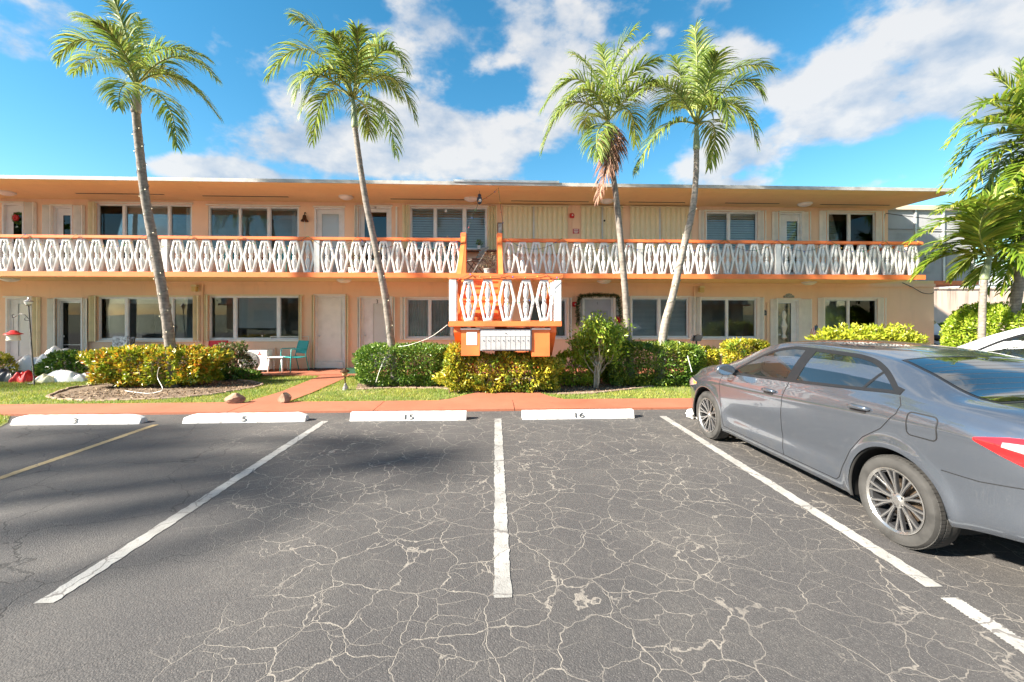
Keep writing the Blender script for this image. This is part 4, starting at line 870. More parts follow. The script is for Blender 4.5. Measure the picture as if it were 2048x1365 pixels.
hedge('croton_shrub', 'yellow croton sprig rising beside the left orange mailbox panel', (XW(908, 9.3), 9.3, .62), (.20, .20, .42), 700, .085, crot_y, 'shrub', 2.2, .2, 6)
hedge('clipped_hedge', 'long clipped hedge with mixed light and dark glossy leaves beside the grey car', (XW(1305, 10.3), 10.4, .50), (1.14, .62, .50), 9500, .068, ficus2, p=5, lump=.06, stems=14)
hedge('croton_shrub', 'small yellow croton between the long clipped hedge and the wall unit', (XW(1412, 10.9), 10.9, .46), (.28, .28, .36), 1100, .085, crot_y, 'shrub', 2.4, .15, 6)
hedge('croton_hedge', 'low yellow-green hedge under the bare window beside the decorated glass door', (XW(1492, 12.2), 12.2, .50), (.62, .3, .44), 2600, .085, crot_y, p=4, lump=.1, stems=8)
hedge('yellow_shrub', 'wide loose yellow-green shrub in front of the last ground-floor window', (XW(1738, 10.5), 10.5, .70), (1.30, .40, .62), 4200, .095, ylw, 'shrub', 3.0, .18, 16, lf=5)
hedge('round_bush', 'large rounded bright green bush by the stained garden wall', (XW(1985, 10.9), 10.9, .95), (.98, .8, 1.02), 8000, .085, lime, 'bush', 2.4, .05, 10)
hedge('clipped_hedge', 'dark hedge along the stained garden wall beside the round bush', (XW(1890, 17.5), 17.6, .65), (1.3, .4, .62), 3000, .10, ficus, p=4, lump=.05, stems=6)
# tall airy shrub with pale branching twigs
c = G(1190, 778); sr_ = empty('flowering_shrub', c, 0, 'tall airy light green shrub with pale bare twigs beside the mailboxes', 'shrub'); q = MB(); tips = []; rs = random.Random(5)
def branch(p, d, l, r, dep):
    pts = [p]; dd = d.copy()
    for k in range(4):
        dd = (dd + Vector((rs.uniform(-.22, .22), rs.uniform(-.22, .22), rs.uniform(-.05, .2)))).normalized(); pts.append(pts[-1] + dd * l / 4)
    q.tube(pts, [r * (1 - .13 * k) for k in range(5)], 6)
    if dep < 3:
        for k in range(3 if dep else 5):
            s_ = rs.choice((2, 3, 4)); e = (dd + Vector((rs.uniform(-.9, .9), rs.uniform(-.7, .7), rs.uniform(-.1, .6)))).normalized(); branch(pts[s_], e, l * rs.uniform(.6, .85), r * .6, dep + 1)
    else: tips.append((pts[-1], dd)); tips.append((pts[2], dd))
for k in range(4): branch(Vector(c) + Vector((rs.uniform(-.04, .04), rs.uniform(-.04, .04), 0)), Vector((rs.uniform(-.5, .5), rs.uniform(-.4, .4), 1)).normalized(), .66, .030, 0)
q.build('branches', paletwig, sr_, True)
tp_ = np.array([tuple(t[0]) for t in tips]); td = np.array([tuple(t[1]) for t in tips]); ix = rng.integers(0, len(tp_), 8000)
P = tp_[ix] + rng.normal(size=(8000, 3)) * .10; leaf_cloud('foliage', P, td[ix] + rng.normal(size=(8000, 3)) * .5, .08, leafmat('shrub_leaf', [(0, (.14, .24, .02)), (.5, (.27, .40, .035)), (.9, (.42, .50, .06)), (1, (.55, .55, .1))], .45, .35), sr_, .5)
hedge('flowering_shrub', 'leafy green lower shrub at the foot of the tall airy shrub', (XW(1150, 10.1), 10.1, .42), (.5, .3, .38), 900, .09, lime, 'shrub', 2.2, .25, 8)
# small shrubs by the left doors
hedge('small_shrub', 'sparse small shrub at the foot of the first ground-floor door', (XW(8, 11.9), 11.8, .35), (.35, .25, .33), 420, .09, crot_y, 'shrub', 2, .2, 7)
hedge('small_shrub', 'dark leafy small shrub before the dark screen door', (XW(140, 11.9), 11.8, .36), (.62, .28, .34), 1100, .10, ficus, 'shrub', 2.4, .2, 9)
hedge('small_shrub', 'brownish loose shrub beside the white condenser unit', (XW(462, 11.7), 11.7, .48), (.5, .3, .46), 900, .09, leafmat('brown_green', [(0, (.05, .09, .02)), (.5, (.10, .16, .03)), (.8, (.25, .17, .10)), (1, (.32, .20, .15))], .25, .5), 'shrub', 2.2, .25, 14, stemmat=twig)
hedge('ground_cover', 'low dark green plants at the base of the shrub by the condenser unit', (XW(470, 11.55), 11.5, .12), (.62, .22, .17), 900, .08, ficus, 'plant', 2.5, .2, 4)
hedge('small_shrub', 'low green shrub behind the croton hedge below the red chair', (XW(420, 11.6), 11.6, .42), (.45, .25, .40), 1000, .08, ficus, 'shrub', 2.4, .15, 5)

# broadleaf shade tree left of the picture
def shade_tree(x, y, h, r, n, label):
    root = empty('shade_tree', (x, y, 0), 0, label, 'tree', 'trees around the lot'); q = MB(); q.tube([(x, y, 0), (x + .1, y, h * .3), (x, y + .1, h * .6)], [.26, .2, .14], 10)
    P = []
    for k in range(9):
        a = k * 2.4; d = Vector((math.cos(a) * r * .7, math.sin(a) * r * .7, random.uniform(-.3, .5) * r)); e = Vector((x, y, h * .8)) + d
        q.tube([(x, y + .05, h * .45), Vector((x, y, h * .6)) * .5 + e * .5, e], [.1, .06, .03], 6); P.append(np.array(e) + rng.normal(size=(n // 9, 3)) * r * .24)
    q.build('trunk', tr_grey, root, True); P = np.concatenate(P); leaf_cloud('crown', P, P - np.array([x, y, h * .7]), .22, ficus, root, .5)
shade_tree(-20, 8.8, 6.0, 2.2, 2000, 'broad leafy tree standing left of the apartment block'); shade_tree(-17.5, -4.6, 6.2, 2.6, 450, 'thin-crowned tree standing left of the parking lot')

# ------------------------------------------------------------------ wheel stops, stones, lamps and small things
def stopmat(): 
    b = NB('stop_white'); co = b.coord(); n1_ = b.noise(co, 7, 6, .7); sz = b.n('ShaderNodeSeparateXYZ'); b.l(co, sz.inputs[0])
    c_ = b.ramp(b.noise(co, 2, 4).outputs[0], [(.3, (.52, .51, .50)), (.7, (.62, .615, .60))]); f = b.math('MULTIPLY', b.mrange(n1_.outputs[0], .50, .66), b.mrange(sz.outputs[2], .01, .05, .9, .22))
    b.l(b.mix(f, c_, (.24, .22, .2)), b.p.inputs['Base Color']); b.p.inputs['Roughness'].default_value = .65; b.bump(n1_.outputs[0], .5, .01); return b.m
stopw = stopmat()
def wheel_stop(pa, pb, txt, label, rnd, hgt=.125):
    a, b_ = G(*pa), G(*pb); mid = (a + b_) / 2; Ln = (b_ - a).length; an = math.atan2(b_.y - a.y, b_.x - a.x)
    root = empty('wheel_stop', mid, an, label, 'wheel stop', None, True); q = MB(); K = 24; pr = [(0, 0), (.035, hgt * .75), (.05, hgt), (.14, hgt), (.165, hgt * .75), (.20, 0)]
    vs = []
    for i in range(K + 1):
        x = -Ln / 2 + Ln * i / K; e = min(i, K - i) / K * Ln; s_ = 1 - (rnd * math.exp(-(e / .07) ** 2) if rnd else 0)
        for y, z in pr: vs.append((x + random.uniform(-.002, .002), .1 + (y - .1) * (.7 + .3 * s_) + random.uniform(-.001, .001) * (1 + 3 * rnd), z * s_ + (random.uniform(-.002, .002) * (1 + 3 * rnd) if z else 0)))
    m_ = len(pr); f = [(i * m_ + k, (i + 1) * m_ + k, (i + 1) * m_ + k + 1, i * m_ + k + 1) for i in range(K) for k in range(m_ - 1)] + [tuple(range(m_)), tuple(K * m_ + k for k in range(m_))[::-1]]
    q.add(vs, f); q.build('stop_block', stopw, root, 'auto')
    me_ = text_mesh(txt, .155, .001); o = bpy.data.objects.new('number', me_); me_.materials.append(M('stencil', (.05, .05, .05), .7, .5, 20)); link(o, root)
    o.location = (0.0, .0235, hgt * .47); o.rotation_euler = (R(90 - 20.5), 0, 0); o.scale = (1.05, .62, 1)
    o.location = (0.0, .088, hgt + .0022); o.rotation_euler = (R(8), 0, 0); o.scale = (1.0, .62, 1)
    o.location = (0.0, .0125, hgt * .44); o.rotation_euler = (R(69.5), 0, 0); o.scale = (1.25, .72, 1)
wheel_stop((18, 851), (277, 849), '3', 'white wheel stop stencilled 3 beside the yellow parking line', .35); wheel_stop((363, 848), (609, 844), '5', 'white wheel stop stencilled 5 at the foot of the diagonal walkway', .35)
wheel_stop((699, 843), (932, 841), '15', 'white wheel stop stencilled 15 in front of the clipped hedge with the palm', 0); wheel_stop((1045, 840), (1269, 837), '16', 'white wheel stop stencilled 16 in front of the tall airy shrub', 0)
def rock(px, py, sx, sy, sz, label, seed):
    c_ = G(px, py); bm_ = bmesh.new(); bmesh.ops.create_icosphere(bm_, subdivisions=3, radius=1); rs_ = random.Random(seed)
    pl = [(Vector((rs_.uniform(-1, 1), rs_.uniform(-1, 1), rs_.uniform(-.2, 1))).normalized(), rs_.uniform(.62, .85)) for _ in range(11)]
    for v in bm_.verts:
        for nn_, dd_ in pl:
            k = v.co.dot(nn_) - dd_
            if k > 0: v.co -= nn_ * k
        v.co += Vector((rs_.uniform(-1, 1), rs_.uniform(-1, 1), rs_.uniform(-1, 1))) * .015
        v.co = Vector((c_.x + v.co.x * sx, c_.y + .1 + v.co.y * sy, .03 + sz * (v.co.z + .75)))
    me_ = bpy.data.meshes.new('stone'); bm_.to_mesh(me_); bm_.free(); tag(meshobj('stone', me_, stone, base=(c_.x, c_.y, 0)), label, 'stone')
rock(464, 812, .19, .13, .11, 'brown angular stone on the grass edge left of the diagonal walkway', 3); rock(564, 811, .12, .12, .12, 'squarish orange-brown stone on the diagonal walkway corner', 9)
def disc_light(px, py, z, label, grp):
    p = G(px, py, z); root = empty('ceiling_light', p, 0, label, 'light', grp)
    q = MB(); q.lathe([(.20, -.035), (.20, -.001), (.001, -.001)], p, 'z', 28); q.build('base', white, root, 'auto')
    q = MB(); q.lathe([(.001, -.10), (.08, -.095), (.15, -.07), (.18, -.036), (.001, -.036)], p, 'z', 28); q.build('diffuser', lampw, root, 'auto')
for px, py, w_ in ((12, 384, 'above the wreath door'), (692, 393, 'above the frosted glass balcony door'), (942, 397, 'beside the dark hanging ornament'), (1214, 401, 'behind the dead palm frond'), (1610, 407, 'above the louvred door between the small windows')): disc_light(px, py, ZC, 'round white ceiling light under the eave ' + w_, 'ceiling lights under the eave')
for px, py, w_ in ((20, 557, 'near the garden hook'), (688, 559.5, 'beside door 3'), (1208, 561.5, 'above the garlanded grey door'), (1618, 564, 'near the decorated glass door')): disc_light(px, py, ZS0, 'round white ceiling light under the balcony ' + w_, 'ceiling lights under the balcony')
def wall_lamp(px, py, label, side):
    p = W(px, py, YW - .06); root = empty('wall_lamp', p, 0, label, 'lamp', 'square wall lamps by the conduits'); q = MB(); q.box(p.x - .08, p.x + .08, YW - .03, YW - .002, p.z - .11, p.z + .11); q.build('back_plate', cream, root, bevel=.008)
    q = MB(); q.box(p.x - .07, p.x + .07, YW - .15, YW - .031, p.z - .10, p.z + .05); q.build('lamp_box', M('lamp_yellow', (.62, .48, .20), .5), root, bevel=.012); q = MB(); q.prism_xz([(p.x - .1, p.z + .05), (p.x + .1, p.z + .05), (p.x + .05, p.z + .10), (p.x - .05, p.z + .10)], YW - .16, YW - .031); q.build('lamp_cap', cream, root)
wall_lamp(391, 577, 'small square yellowed wall lamp by the conduit near the floral chair', 1); wall_lamp(1402, 579, 'small square yellowed wall lamp by the conduit above the bare window', 1)
# fire alarms and red sign
def alarm(px, py, label):
    p = W(px, py, YW - .02); root = empty('fire_alarm', p, 0, label, 'alarm'); q = MB(); q.box(p.x - .07, p.x + .07, YW - .05, YW - .002, p.z - .07, p.z + .07); q.build('box', red, root, bevel=.01)
    q = MB(); q.lathe([(.001, -.10), (.05, -.095), (.075, -.07), (.08, -.052), (.001, -.052)], (p.x, YW, p.z), 'y', 20); q.build('bell', red, root, 'auto')
    q = MB(); q.lathe([(.001, -.115), (.022, -.11), (.025, -.096), (.001, -.096)], (p.x + .01, YW, p.z), 'y', 12); q.build('strobe', lampw, root, 'auto')
    q = MB(); q.tube([(p.x, YW - .012, p.z + .07), (p.x, YW - .012, p.z + .42)], .008, 6); q.tube([(p.x, YW - .012, p.z - .07), (p.x, YW - .012, p.z - .5)], .008, 6); q.build('conduit', peach, root)
alarm(1143.5, 432, 'red fire alarm bell between closed shutters on the balcony'); alarm(1149, 609, 'red fire alarm bell beside the garlanded grey door')
p = W(1152, 463, YW - .004); q = MB(); q.box(p.x - .10, p.x + .10, YW - .010, YW - .003, p.z - .075, p.z + .075); o = q.build('wall_sign', M('sign_red', (.55, .07, .08), .4, .05), base=p); tag(o, 'small red notice sign below the fire alarm on the balcony wall', 'sign')
q = MB()
for k in range(3): q.box(p.x - .07 + .02 * (k == 2), p.x + .07 - .02 * (k == 2), YW - .0112, YW - .0103, p.z + .045 - .045 * k - .012, p.z + .045 - .045 * k + .008)
q.build('lettering', M('paper', ()), o)
p = W(1000, 457, YW - .01); q = MB(); q.box(p.x - .075, p.x + .075, YW - .03, YW - .003, p.z - .17, p.z + .17); o = q.build('framed_picture', wood, base=p, bevel=.006); tag(o, 'small framed picture on the wall pier by the stair opening', 'picture'); q = MB(); q.box(p.x - .055, p.x + .055, YW - .033, YW - .0305, p.z - .145, p.z + .145); q.build('print', M('print_grey', (.55, .57, .6), .4, .4, 9), o)
# bell, wreath, garland, door sign, plaque, hanging ornament
p = W(609, 437, YW - .1); root = empty('hanging_bell', p, 0, 'dark bronze bell on a wall bracket beside the glazed balcony door', 'bell'); q = MB(); q.lathe([(.02, .10), (.045, .09), (.055, .03), (.065, -.02), (.105, -.075), (.11, -.09), (.09, -.085), (.04, .02), (.001, .03)], p, 'z', 20); q.build('bell_body', bronze, root, 'auto')
q = MB(); q.tube([p + Vector((0, .098, .16)), p + Vector((0, .05, .19)), p + Vector((0, 0, .16)), p + Vector((0, 0, .09))], .012, 6); q.build('bracket', bronze, root); q = MB(); q.tube([p + Vector((0, 0, -.05)), p + Vector((.01, 0, -.38))], .005, 5); q.build('cord', wirew, root)
def wreath(px, py, r, label, Y):
    p_ = W(px, py, Y); root_ = empty('wreath', p_, 0, label, 'wreath'); a = rng.uniform(0, 6.283, 500); P_ = np.c_[p_.x + np.cos(a) * r * rng.uniform(.7, 1.1, 500), np.full(500, Y) + rng.normal(size=500) * .015, p_.z + np.sin(a) * r * rng.uniform(.7, 1.1, 500)]
    leaf_cloud('foliage', P_, np.c_[np.cos(a), -np.ones(500) * .5, np.sin(a)], .05, MATS['ficus_leaf'], root_, .3); q_ = MB()
    for k in range(7): b_ = k * .9; q_.tube([p_ + Vector((0, -.05, 0)), p_ + Vector((math.cos(b_) * r * .55, -.08, math.sin(b_) * r * .55)), p_ + Vector((math.cos(b_ + .5) * r * .15, -.06, math.sin(b_ + .5) * r * .15))], .03, 6)
    q_.build('bow', red, root_, True)
wreath(37, 437, .16, 'green wreath with red bow on the first balcony door', YW + .05)
g = [(1156, 650), (1155, 610), (1160, 593), (1195, 590), (1225, 591), (1237, 594), (1240, 620), (1241, 645)]; gp = [W(x, y, YW - .16) for x, y in g]; root = empty('garland', gp[0], 0, 'dark green fir garland with red bow round the grey ground-floor door', 'garland'); P = []
for a, b_ in zip(gp, gp[1:]):
    for k in range(int((b_ - a).length / .0018)): P.append(a.lerp(b_, random.random()))
P = np.array([tuple(v) for v in P]) + rng.normal(size=(len(P), 3)) * .03; leaf_cloud('foliage', P, rng.normal(size=P.shape), .085, leafmat('fir', [(0, (.015, .04, .012)), (1, (.05, .10, .03))], .1, .6), root, .2)
q = MB(); b0 = W(1236, 640, YW - .2)
for k in range(6): t = k * 1.05; q.tube([b0, b0 + Vector((math.cos(t) * .09, -.03, math.sin(t) * .12)), b0 + Vector((math.cos(t + .5) * .03, -.02, math.sin(t + .5) * .03))], .02, 6)
q.build('bow', red, root, True)
p = W(1578, 592, YW - .02); q = MB(); q.prism_xz([(p.x - .17, p.z - .06), (p.x + .17, p.z - .06), (p.x + .17, p.z), (p.x + .12, p.z + .01), (p.x + .08, p.z + .06), (p.x, p.z + .075), (p.x - .08, p.z + .06), (p.x - .12, p.z + .01), (p.x - .17, p.z)], YW - .03, YW - .003); tag(q.build('door_plaque', M('plaque_grey', (.30, .31, .27), .6, .4, 20), base=p, bevel=.004), 'small carved grey plaque above the decorated glass door', 'plaque')
p = W(1530, 626, YW - .02); q = MB(); q.prism_xz([(p.x - .055, p.z - .08), (p.x + .055, p.z - .08), (p.x + .055, p.z + .05), (p.x, p.z + .09), (p.x - .055, p.z + .05)], YW - .025, YW - .003); o = q.build('number_plaque', M('plaque_navy', (.03, .035, .06), .4), base=p); tag(o, 'small dark house number plaque beside the bare window', 'plaque')
me_ = text_mesh('1', .12); n_ = bpy.data.objects.new('number', me_); me_.materials.append(gold); link(n_, o); n_.rotation_euler = (R(90), 0, 0); n_.location = (0, -.008, -.01)
p = W(959, 398, YB + .35); q = MB(); q.lathe([(.001, -.16), (.05, -.13), (.075, -.05), (.06, .03), (.04, .06), (.045, .10), (.03, .13), (.001, .14)], p, 'z', 14); root = empty('hanging_ornament', p, 0, 'dark blue hanging ornament with white front under the eave by the stairs', 'ornament'); q.build('body', M('navy', (.03, .05, .09), .4), root, 'auto')
q = MB(); q.lathe([(.001, -.01), (.04, -.005), (.001, .0)], p + Vector((.02, -.068, -.06)), 'y', 10); q.build('front_patch', white, root); q = MB(); q.tube([p + Vector((0, 0, .13)), (p.x, p.y, ZC - .001)], .004, 5); q.build('cord', black, root)
# second hanging ornament over the window
p = W(892, 421, YW - .12); q = MB(); q.prism_xz([(p.x - .05, p.z - .06), (p.x + .05, p.z - .06), (p.x + .03, p.z), (p.x, p.z + .09), (p.x - .03, p.z)], p.y - .02, p.y + .02); tag(q.build('wind_chime', alum, base=p), 'small grey hanging chime over the three-pane window by the stairs', 'chime')
# string lights along the rails
bulbm = [M('bulb_%s' % n_, c_, .3, .05) for n_, c_ in (('red', (.6, .04, .04)), ('blue', (.04, .08, .45)), ('green', (.03, .30, .08)), ('yellow', (.75, .45, .05)))]
def strings(anchors, sag, label, step=.16, r=.0045, size=.020, wm_=wire, bulbs=bulbm, n=10):
    root = empty('string_lights', anchors[0], 0, label, 'string lights'); q_ = MB(); B = [MB() for _ in bulbs]; acc_ = 0; j = 0
    for a, b_ in zip(anchors, anchors[1:]):
        a, b_ = Vector(a), Vector(b_); pts = [a.lerp(b_, i / n) - Vector((0, 0, sag * 4 * (i / n) * (1 - i / n))) for i in range(n + 1)]; q_.tube(pts, r, 5)
        for u_, v_ in zip(pts, pts[1:]):
            acc_ += (v_ - u_).length
            if acc_ > step:
                acc_ = 0; B[j % len(B)].lathe([(.001, -size * 1.7), (size * .5, -size * 1.1), (size * .6, -size * .5), (size * .35, 0), (.001, 0)], v_ + Vector((random.uniform(-.01, .01), -.012, 0)), 'z', 6); j += 1
    q_.build('cable', wm_, root, True)
    for b_, m_ in zip(B, bulbs):
        if b_.v: b_.build('bulbs', m_, root, True)['kind'] = 'stuff'
zt = ZR1 + .012; yt_ = YBal - .10
strings([(XW(x, yt_), yt_, zt) for x in (-60, 52, 153, 290, 382, 483, 616, 716, 810, 925)], .30, 'coloured string lights swagged along the left balcony rail')
strings([(XW(x, yt_), yt_, zt) for x in (1012, 1123, 1240, 1325, 1450, 1554, 1660, 1771, 1835)], .30, 'coloured string lights swagged along the right balcony rail')
strings([W(930, 472, YB - .06), W(945, 430, YB + .1), W(958, 402, YB + .2), W(997, 376, YR + .05), W(1005, 440, YB), W(1008, 478, YB - .02)], .05, 'coloured string lights hung from the eave down to the stair newel posts', .22)
strings([W(898, 556, YL - .02), W(940, 548, YL - .02), W(1010, 550, YL - .02), W(1090, 549, YL - .02), W(1124, 551, YL - .02), W(1060, 600, YL - .02), W(985, 604, YL - .02)], .05, 'coloured string lights along the stair landing handrail', .2)
warm = [M('bulb_warm', (.95, .90, .75), .3, .03, emit=(1, .85, .55, .6))]
def wrap(P_, label, i0, i1, turns, step=.22):
    pts, rad = P_[1], P_[2]; k = 26 * turns; anch = []
    for i in range(k + 1):
        t = i0 + (i1 - i0) * i / k; j = int(t * (len(pts) - 1)); j = min(j, len(pts) - 2); f = t * (len(pts) - 1) - j; c_ = pts[j].lerp(pts[j + 1], f); r_ = rad[j] + .012; a = 6.283 * turns * i / k; anch.append(c_ + Vector((math.cos(a) * r_, math.sin(a) * r_, 0)))
    strings(anch, 0, label, step, .004, .011, wire, warm, 1)
wrap(pA, 'warm white string lights wound round the palm trunk in the croton bed', .14, .92, 11); wrap(pD, 'warm white string lights wound round the leaning pale palm trunk', .18, .68, 7, .5); wrap(pB, 'warm white string lights wound round the slender palm trunk', .15, .5, 4, .8)
# cables
def cable(pts, r, mat, label, cat='cable', name='cable'):
    pts = [Vector(p_) for p_ in pts]; out = []
    for i in range(len(pts) - 1):
        a, b_, c_, d = (pts[max(0, min(len(pts) - 1, i + k))] for k in (-1, 0, 1, 2))
        for k in range(8): t = k / 8; out.append(.5 * ((2 * b_) + (c_ - a) * t + (2 * a - 5 * b_ + 4 * c_ - d) * t * t + (3 * b_ - a - 3 * c_ + d) * t ** 3))
    out.append(pts[-1]); q_ = MB(); q_.tube(out, r, 6); tag(q_.build(name, mat, None, True, base=pts[0]), label, cat)
cable([G(250, 782, .03), G(290, 787, .03), G(312, 785, .05), G(325, 778, .15), W(315, 755, G(325, 786).y), W(318, 735, G(325, 790).y)], .006, wirew, 'white extension cord lying in the oval croton bed')
cable([W(895, 650, 9.2), W(860, 675, 9.9), W(820, 690, 10.0), W(795, 694, 10.3)], .0045, wirew, 'white cord slung from the stair landing to the slender palm')
cable([W(770, 715, 10.05), W(758, 745, 10.0), W(752, 765, 10.0)], .007, wirew, 'white cord hanging down the front of the clipped palm hedge')
cable([W(1375, 712, 9.75), W(1380, 730, 9.72), W(1384, 745, 9.7)], .008, wirew, 'pale green cord hanging on the hedge next to the grey car')
cable([W(1770, 428, YW - .03), W(1768, 450, YW - .03), W(1767, 480, YW - .03), W(1767, 520, YW - .03)], .010, dark, 'black cable down the upper corner of the block'); cable([W(1772, 427, YW - .03), W(1800, 431, 13.0), W(1850, 437, 12.9), W(1912, 443, 12.8), W(2060, 452, 13.0)], .012, dark, 'black service cable strung from the upper corner to the palms')
cable([W(1805, 566, YW - .07), W(1825, 575, YW - .07), W(1845, 586, YW - .05), W(1862, 588, YW - .04), W(1868, 584, YW - .03)], .010, dark, 'dark cable looping under the porch at the block corner')

# shepherd hook with lantern and bird feeder
b0 = G(69, 772); hook = empty('shepherd_hook', b0, 0, 'black twisted garden hook pole with scrolls and a small lantern on top', 'garden hook'); YH = b0.y
q = MB(); tpz = W(57, 612, YH); q.tube([b0, b0.lerp(tpz, .5), tpz], .014, 8); q.build('pole', dark, hook); q = MB()
for k in range(60): pz_ = b0.lerp(tpz, k / 60); q.lathe([(.013, 0), (.018, .006), (.013, .012)], pz_, 'z', 6)
q.build('twist', dark, hook); q = MB(); ap = W(59, 640, YH)
q.tube([ap, W(50, 630, YH), W(40, 628, YH), W(30, 634, YH), W(25, 636, YH), W(24, 630, YH), W(28, 629, YH)], .008, 6); q.tube([ap, W(55, 642, YH), W(50, 641, YH), W(49, 637, YH), W(52, 636, YH)], .007, 6); q.build('scroll_arm', dark, hook, True); q = MB(); q.tube([b0 + Vector((-.15, 0, 0)), b0 + Vector((-.15, 0, .06)), b0 + Vector((0, 0, .06))], .010, 6); q.build('foot_bar', dark, hook)
lz = tpz; q = MB(); q.lathe([(.03, 0), (.05, .02), (.055, .03), (.05, .035), (.001, .035)], lz, 'z', 12); q.lathe([(.085, .09), (.09, .10), (.05, .135), (.02, .15), (.012, .19), (.001, .2)], lz, 'z', 12); q.build('lantern_cap', M('pewter', (.35, .35, .34), .35, .2, 10, 0, 60, .7), hook, 'auto'); q = MB(); q.lathe([(.05, .036), (.07, .06), (.075, .09), (.001, .09)], lz, 'z', 12); q.build('lantern_glass', lampw, hook, 'auto')
p = W(27, 672, YH); fd_ = empty('bird_feeder', p, 0, 'small white bird feeder with red roof hanging at the garden hook', 'bird feeder'); q = MB(); q.lathe([(.12, -.03), (.125, -.01), (.115, 0), (.11, .10), (.10, .11), (.001, .11)], p - Vector((0, 0, .08)), 'z', 14); q.build('tray', M('feeder_cream', (.75, .68, .55), .6, .15), fd_, 'auto'); q = MB(); q.lathe([(.165, .03), (.16, .045), (.09, .08), (.05, .12), (.001, .13)], p, 'z', 14); q.build('feeder_roof', red, fd_, 'auto')
q = MB(); q.tube([p + Vector((0, 0, .12)), W(27, 634, YH)], .004, 5); q.build('hanger', dark, fd_)
# deflated lawn inflatable
def cloth(name, px, py, w_, d_, h_, mat, seed, parent, rot=0, ridge=0):
    c_ = G(px, py); rs_ = np.random.default_rng(seed); K = 44; u_, v_ = np.meshgrid(np.linspace(-1, 1, K), np.linspace(-1, 1, K)); z_ = np.zeros_like(u_); e_ = np.clip(1 - np.maximum(np.abs(u_) ** 2.5, np.abs(v_) ** 2.2), 0, 1) ** .5
    ph = rs_.uniform(0, 6, 12)
    for k in range(6): z_ += np.abs(np.sin(u_ * (2 + 1.3 * k) + v_ * (1.5 - .9 * k + ridge) + ph[k])) / (1 + k)
    z_ = e_ * (.25 + .75 * z_ / z_.max()) * h_ * (1 + .5 * u_ * ridge); x_ = u_ * w_ * (1 + .12 * np.sin(v_ * 3 + ph[7])); y_ = v_ * d_ * (1 + .2 * np.sin(u_ * 4 + ph[8]))
    ca, sa = math.cos(rot), math.sin(rot); V_ = np.stack([c_.x + x_ * ca - y_ * sa, c_.y + x_ * sa + y_ * ca, .012 + z_], -1).reshape(-1, 3); i_ = np.arange(K * K).reshape(K, K)
    Fc_ = np.stack([i_[:-1, :-1], i_[:-1, 1:], i_[1:, 1:], i_[1:, :-1]], -1).reshape(-1, 4); return np_mesh(name, V_, Fc_, mat, parent, True)
fab = M('nylon_white', (.80, .79, .78), .5, .05); inf_ = empty('deflated_inflatable', G(90, 758), 0, 'collapsed white, red and black lawn inflatable lying on the grass', 'inflatable')
cloth('white_body', 96, 752, .62, .42, .85, fab, 3, inf_, .1, .5); cloth('white_sleeve', 130, 764, .58, .18, .30, fab, 5, inf_, .12); cloth('cream_sleeve', 92, 766, .22, .12, .22, M('nylon_cream', (.78, .70, .45), .5, .06), 8, inf_); cloth('red_panel', 48, 765, .22, .14, .30, M('nylon_red', (.68, .02, .02), .5, .1), 11, inf_); cloth('red_panel', 78, 744, .2, .1, .34, M('nylon_red', ()), 12, inf_); cloth('black_boot', 10, 764, .36, .22, .34, M('nylon_black', (.03, .03, .035), .4, .2), 14, inf_)

# furniture
def chair(name, label, px, py, z, rz, mat, sw_=.5, metal=None, back_h=.86, fabric=None, group=None, sz=.44):
    c_ = G(px, py, z); root = empty(name, c_, rz, label, 'chair', group, True); fm = metal or mat; r_ = .013; w2 = sw_ / 2
    for sx in (-1, 1):
        q_ = MB(); q_.tube([(sx * w2, -.26, 0), (sx * w2, -.24, sz * .9), (sx * w2, -.23, .63), (sx * w2, -.20, .65), (sx * w2, .16, .64), (sx * w2, .20, .62)], r_, 8); q_.build('front_leg', fm, root, True)
        q_ = MB(); q_.tube([(sx * w2, .30, 0), (sx * w2, .20, sz), (sx * w2 * .96, .22, .6), (sx * w2 * .96, .30, back_h)], r_, 8); q_.build('rear_leg', fm, root, True)
    q_ = MB(); K = 10; vs = []
    for i in range(K + 1):
        y = -.25 + .45 * i / K; zz = sz - .02 * math.sin(math.pi * i / K) - .02 * i / K; vs += [(-w2, y, zz), (w2, y, zz), (-w2, y, zz - .02), (w2, y, zz - .02)]
    q_.add(vs, [(4 * i, 4 * i + 1, 4 * i + 5, 4 * i + 4) for i in range(K)] + [(4 * i + 2, 4 * i + 6, 4 * i + 7, 4 * i + 3) for i in range(K)] + [(4 * i, 4 * i + 4, 4 * i + 6, 4 * i + 2) for i in range(K)] + [(4 * i + 1, 4 * i + 3, 4 * i + 7, 4 * i + 5) for i in range(K)] + [(0, 2, 3, 1), (4 * K, 4 * K + 1, 4 * K + 3, 4 * K + 2)]); q_.build('seat', fabric or mat, root, 'auto')
    q_ = MB(); vs = []
    for i in range(K + 1):
        f = i / K; zz = .50 + (back_h - .50) * f; y = .205 + .09 * f; b_ = .015
        vs += [(-w2, y, zz), (w2, y, zz), (-w2, y + b_, zz), (w2, y + b_, zz)]
    q_.add(vs, [(4 * i, 4 * i + 1, 4 * i + 5, 4 * i + 4) for i in range(K)] + [(4 * i + 2, 4 * i + 6, 4 * i + 7, 4 * i + 3) for i in range(K)] + [(4 * i, 4 * i + 4, 4 * i + 6, 4 * i + 2) for i in range(K)] + [(4 * i + 1, 4 * i + 3, 4 * i + 7, 4 * i + 5) for i in range(K)] + [(0, 2, 3, 1), (4 * K, 4 * K + 1, 4 * K + 3, 4 * K + 2)]); q_.build('backrest', fabric or mat, root, 'auto')
    return root
chair('patio_chair', 'teal metal armchair on the orange porch beside the white side table', 588, 743, PORCH_Z, R(-35), teal)
chair('patio_chair', 'red patio chair behind the low shrub under the window', 428, 743, PORCH_Z, R(10), red)
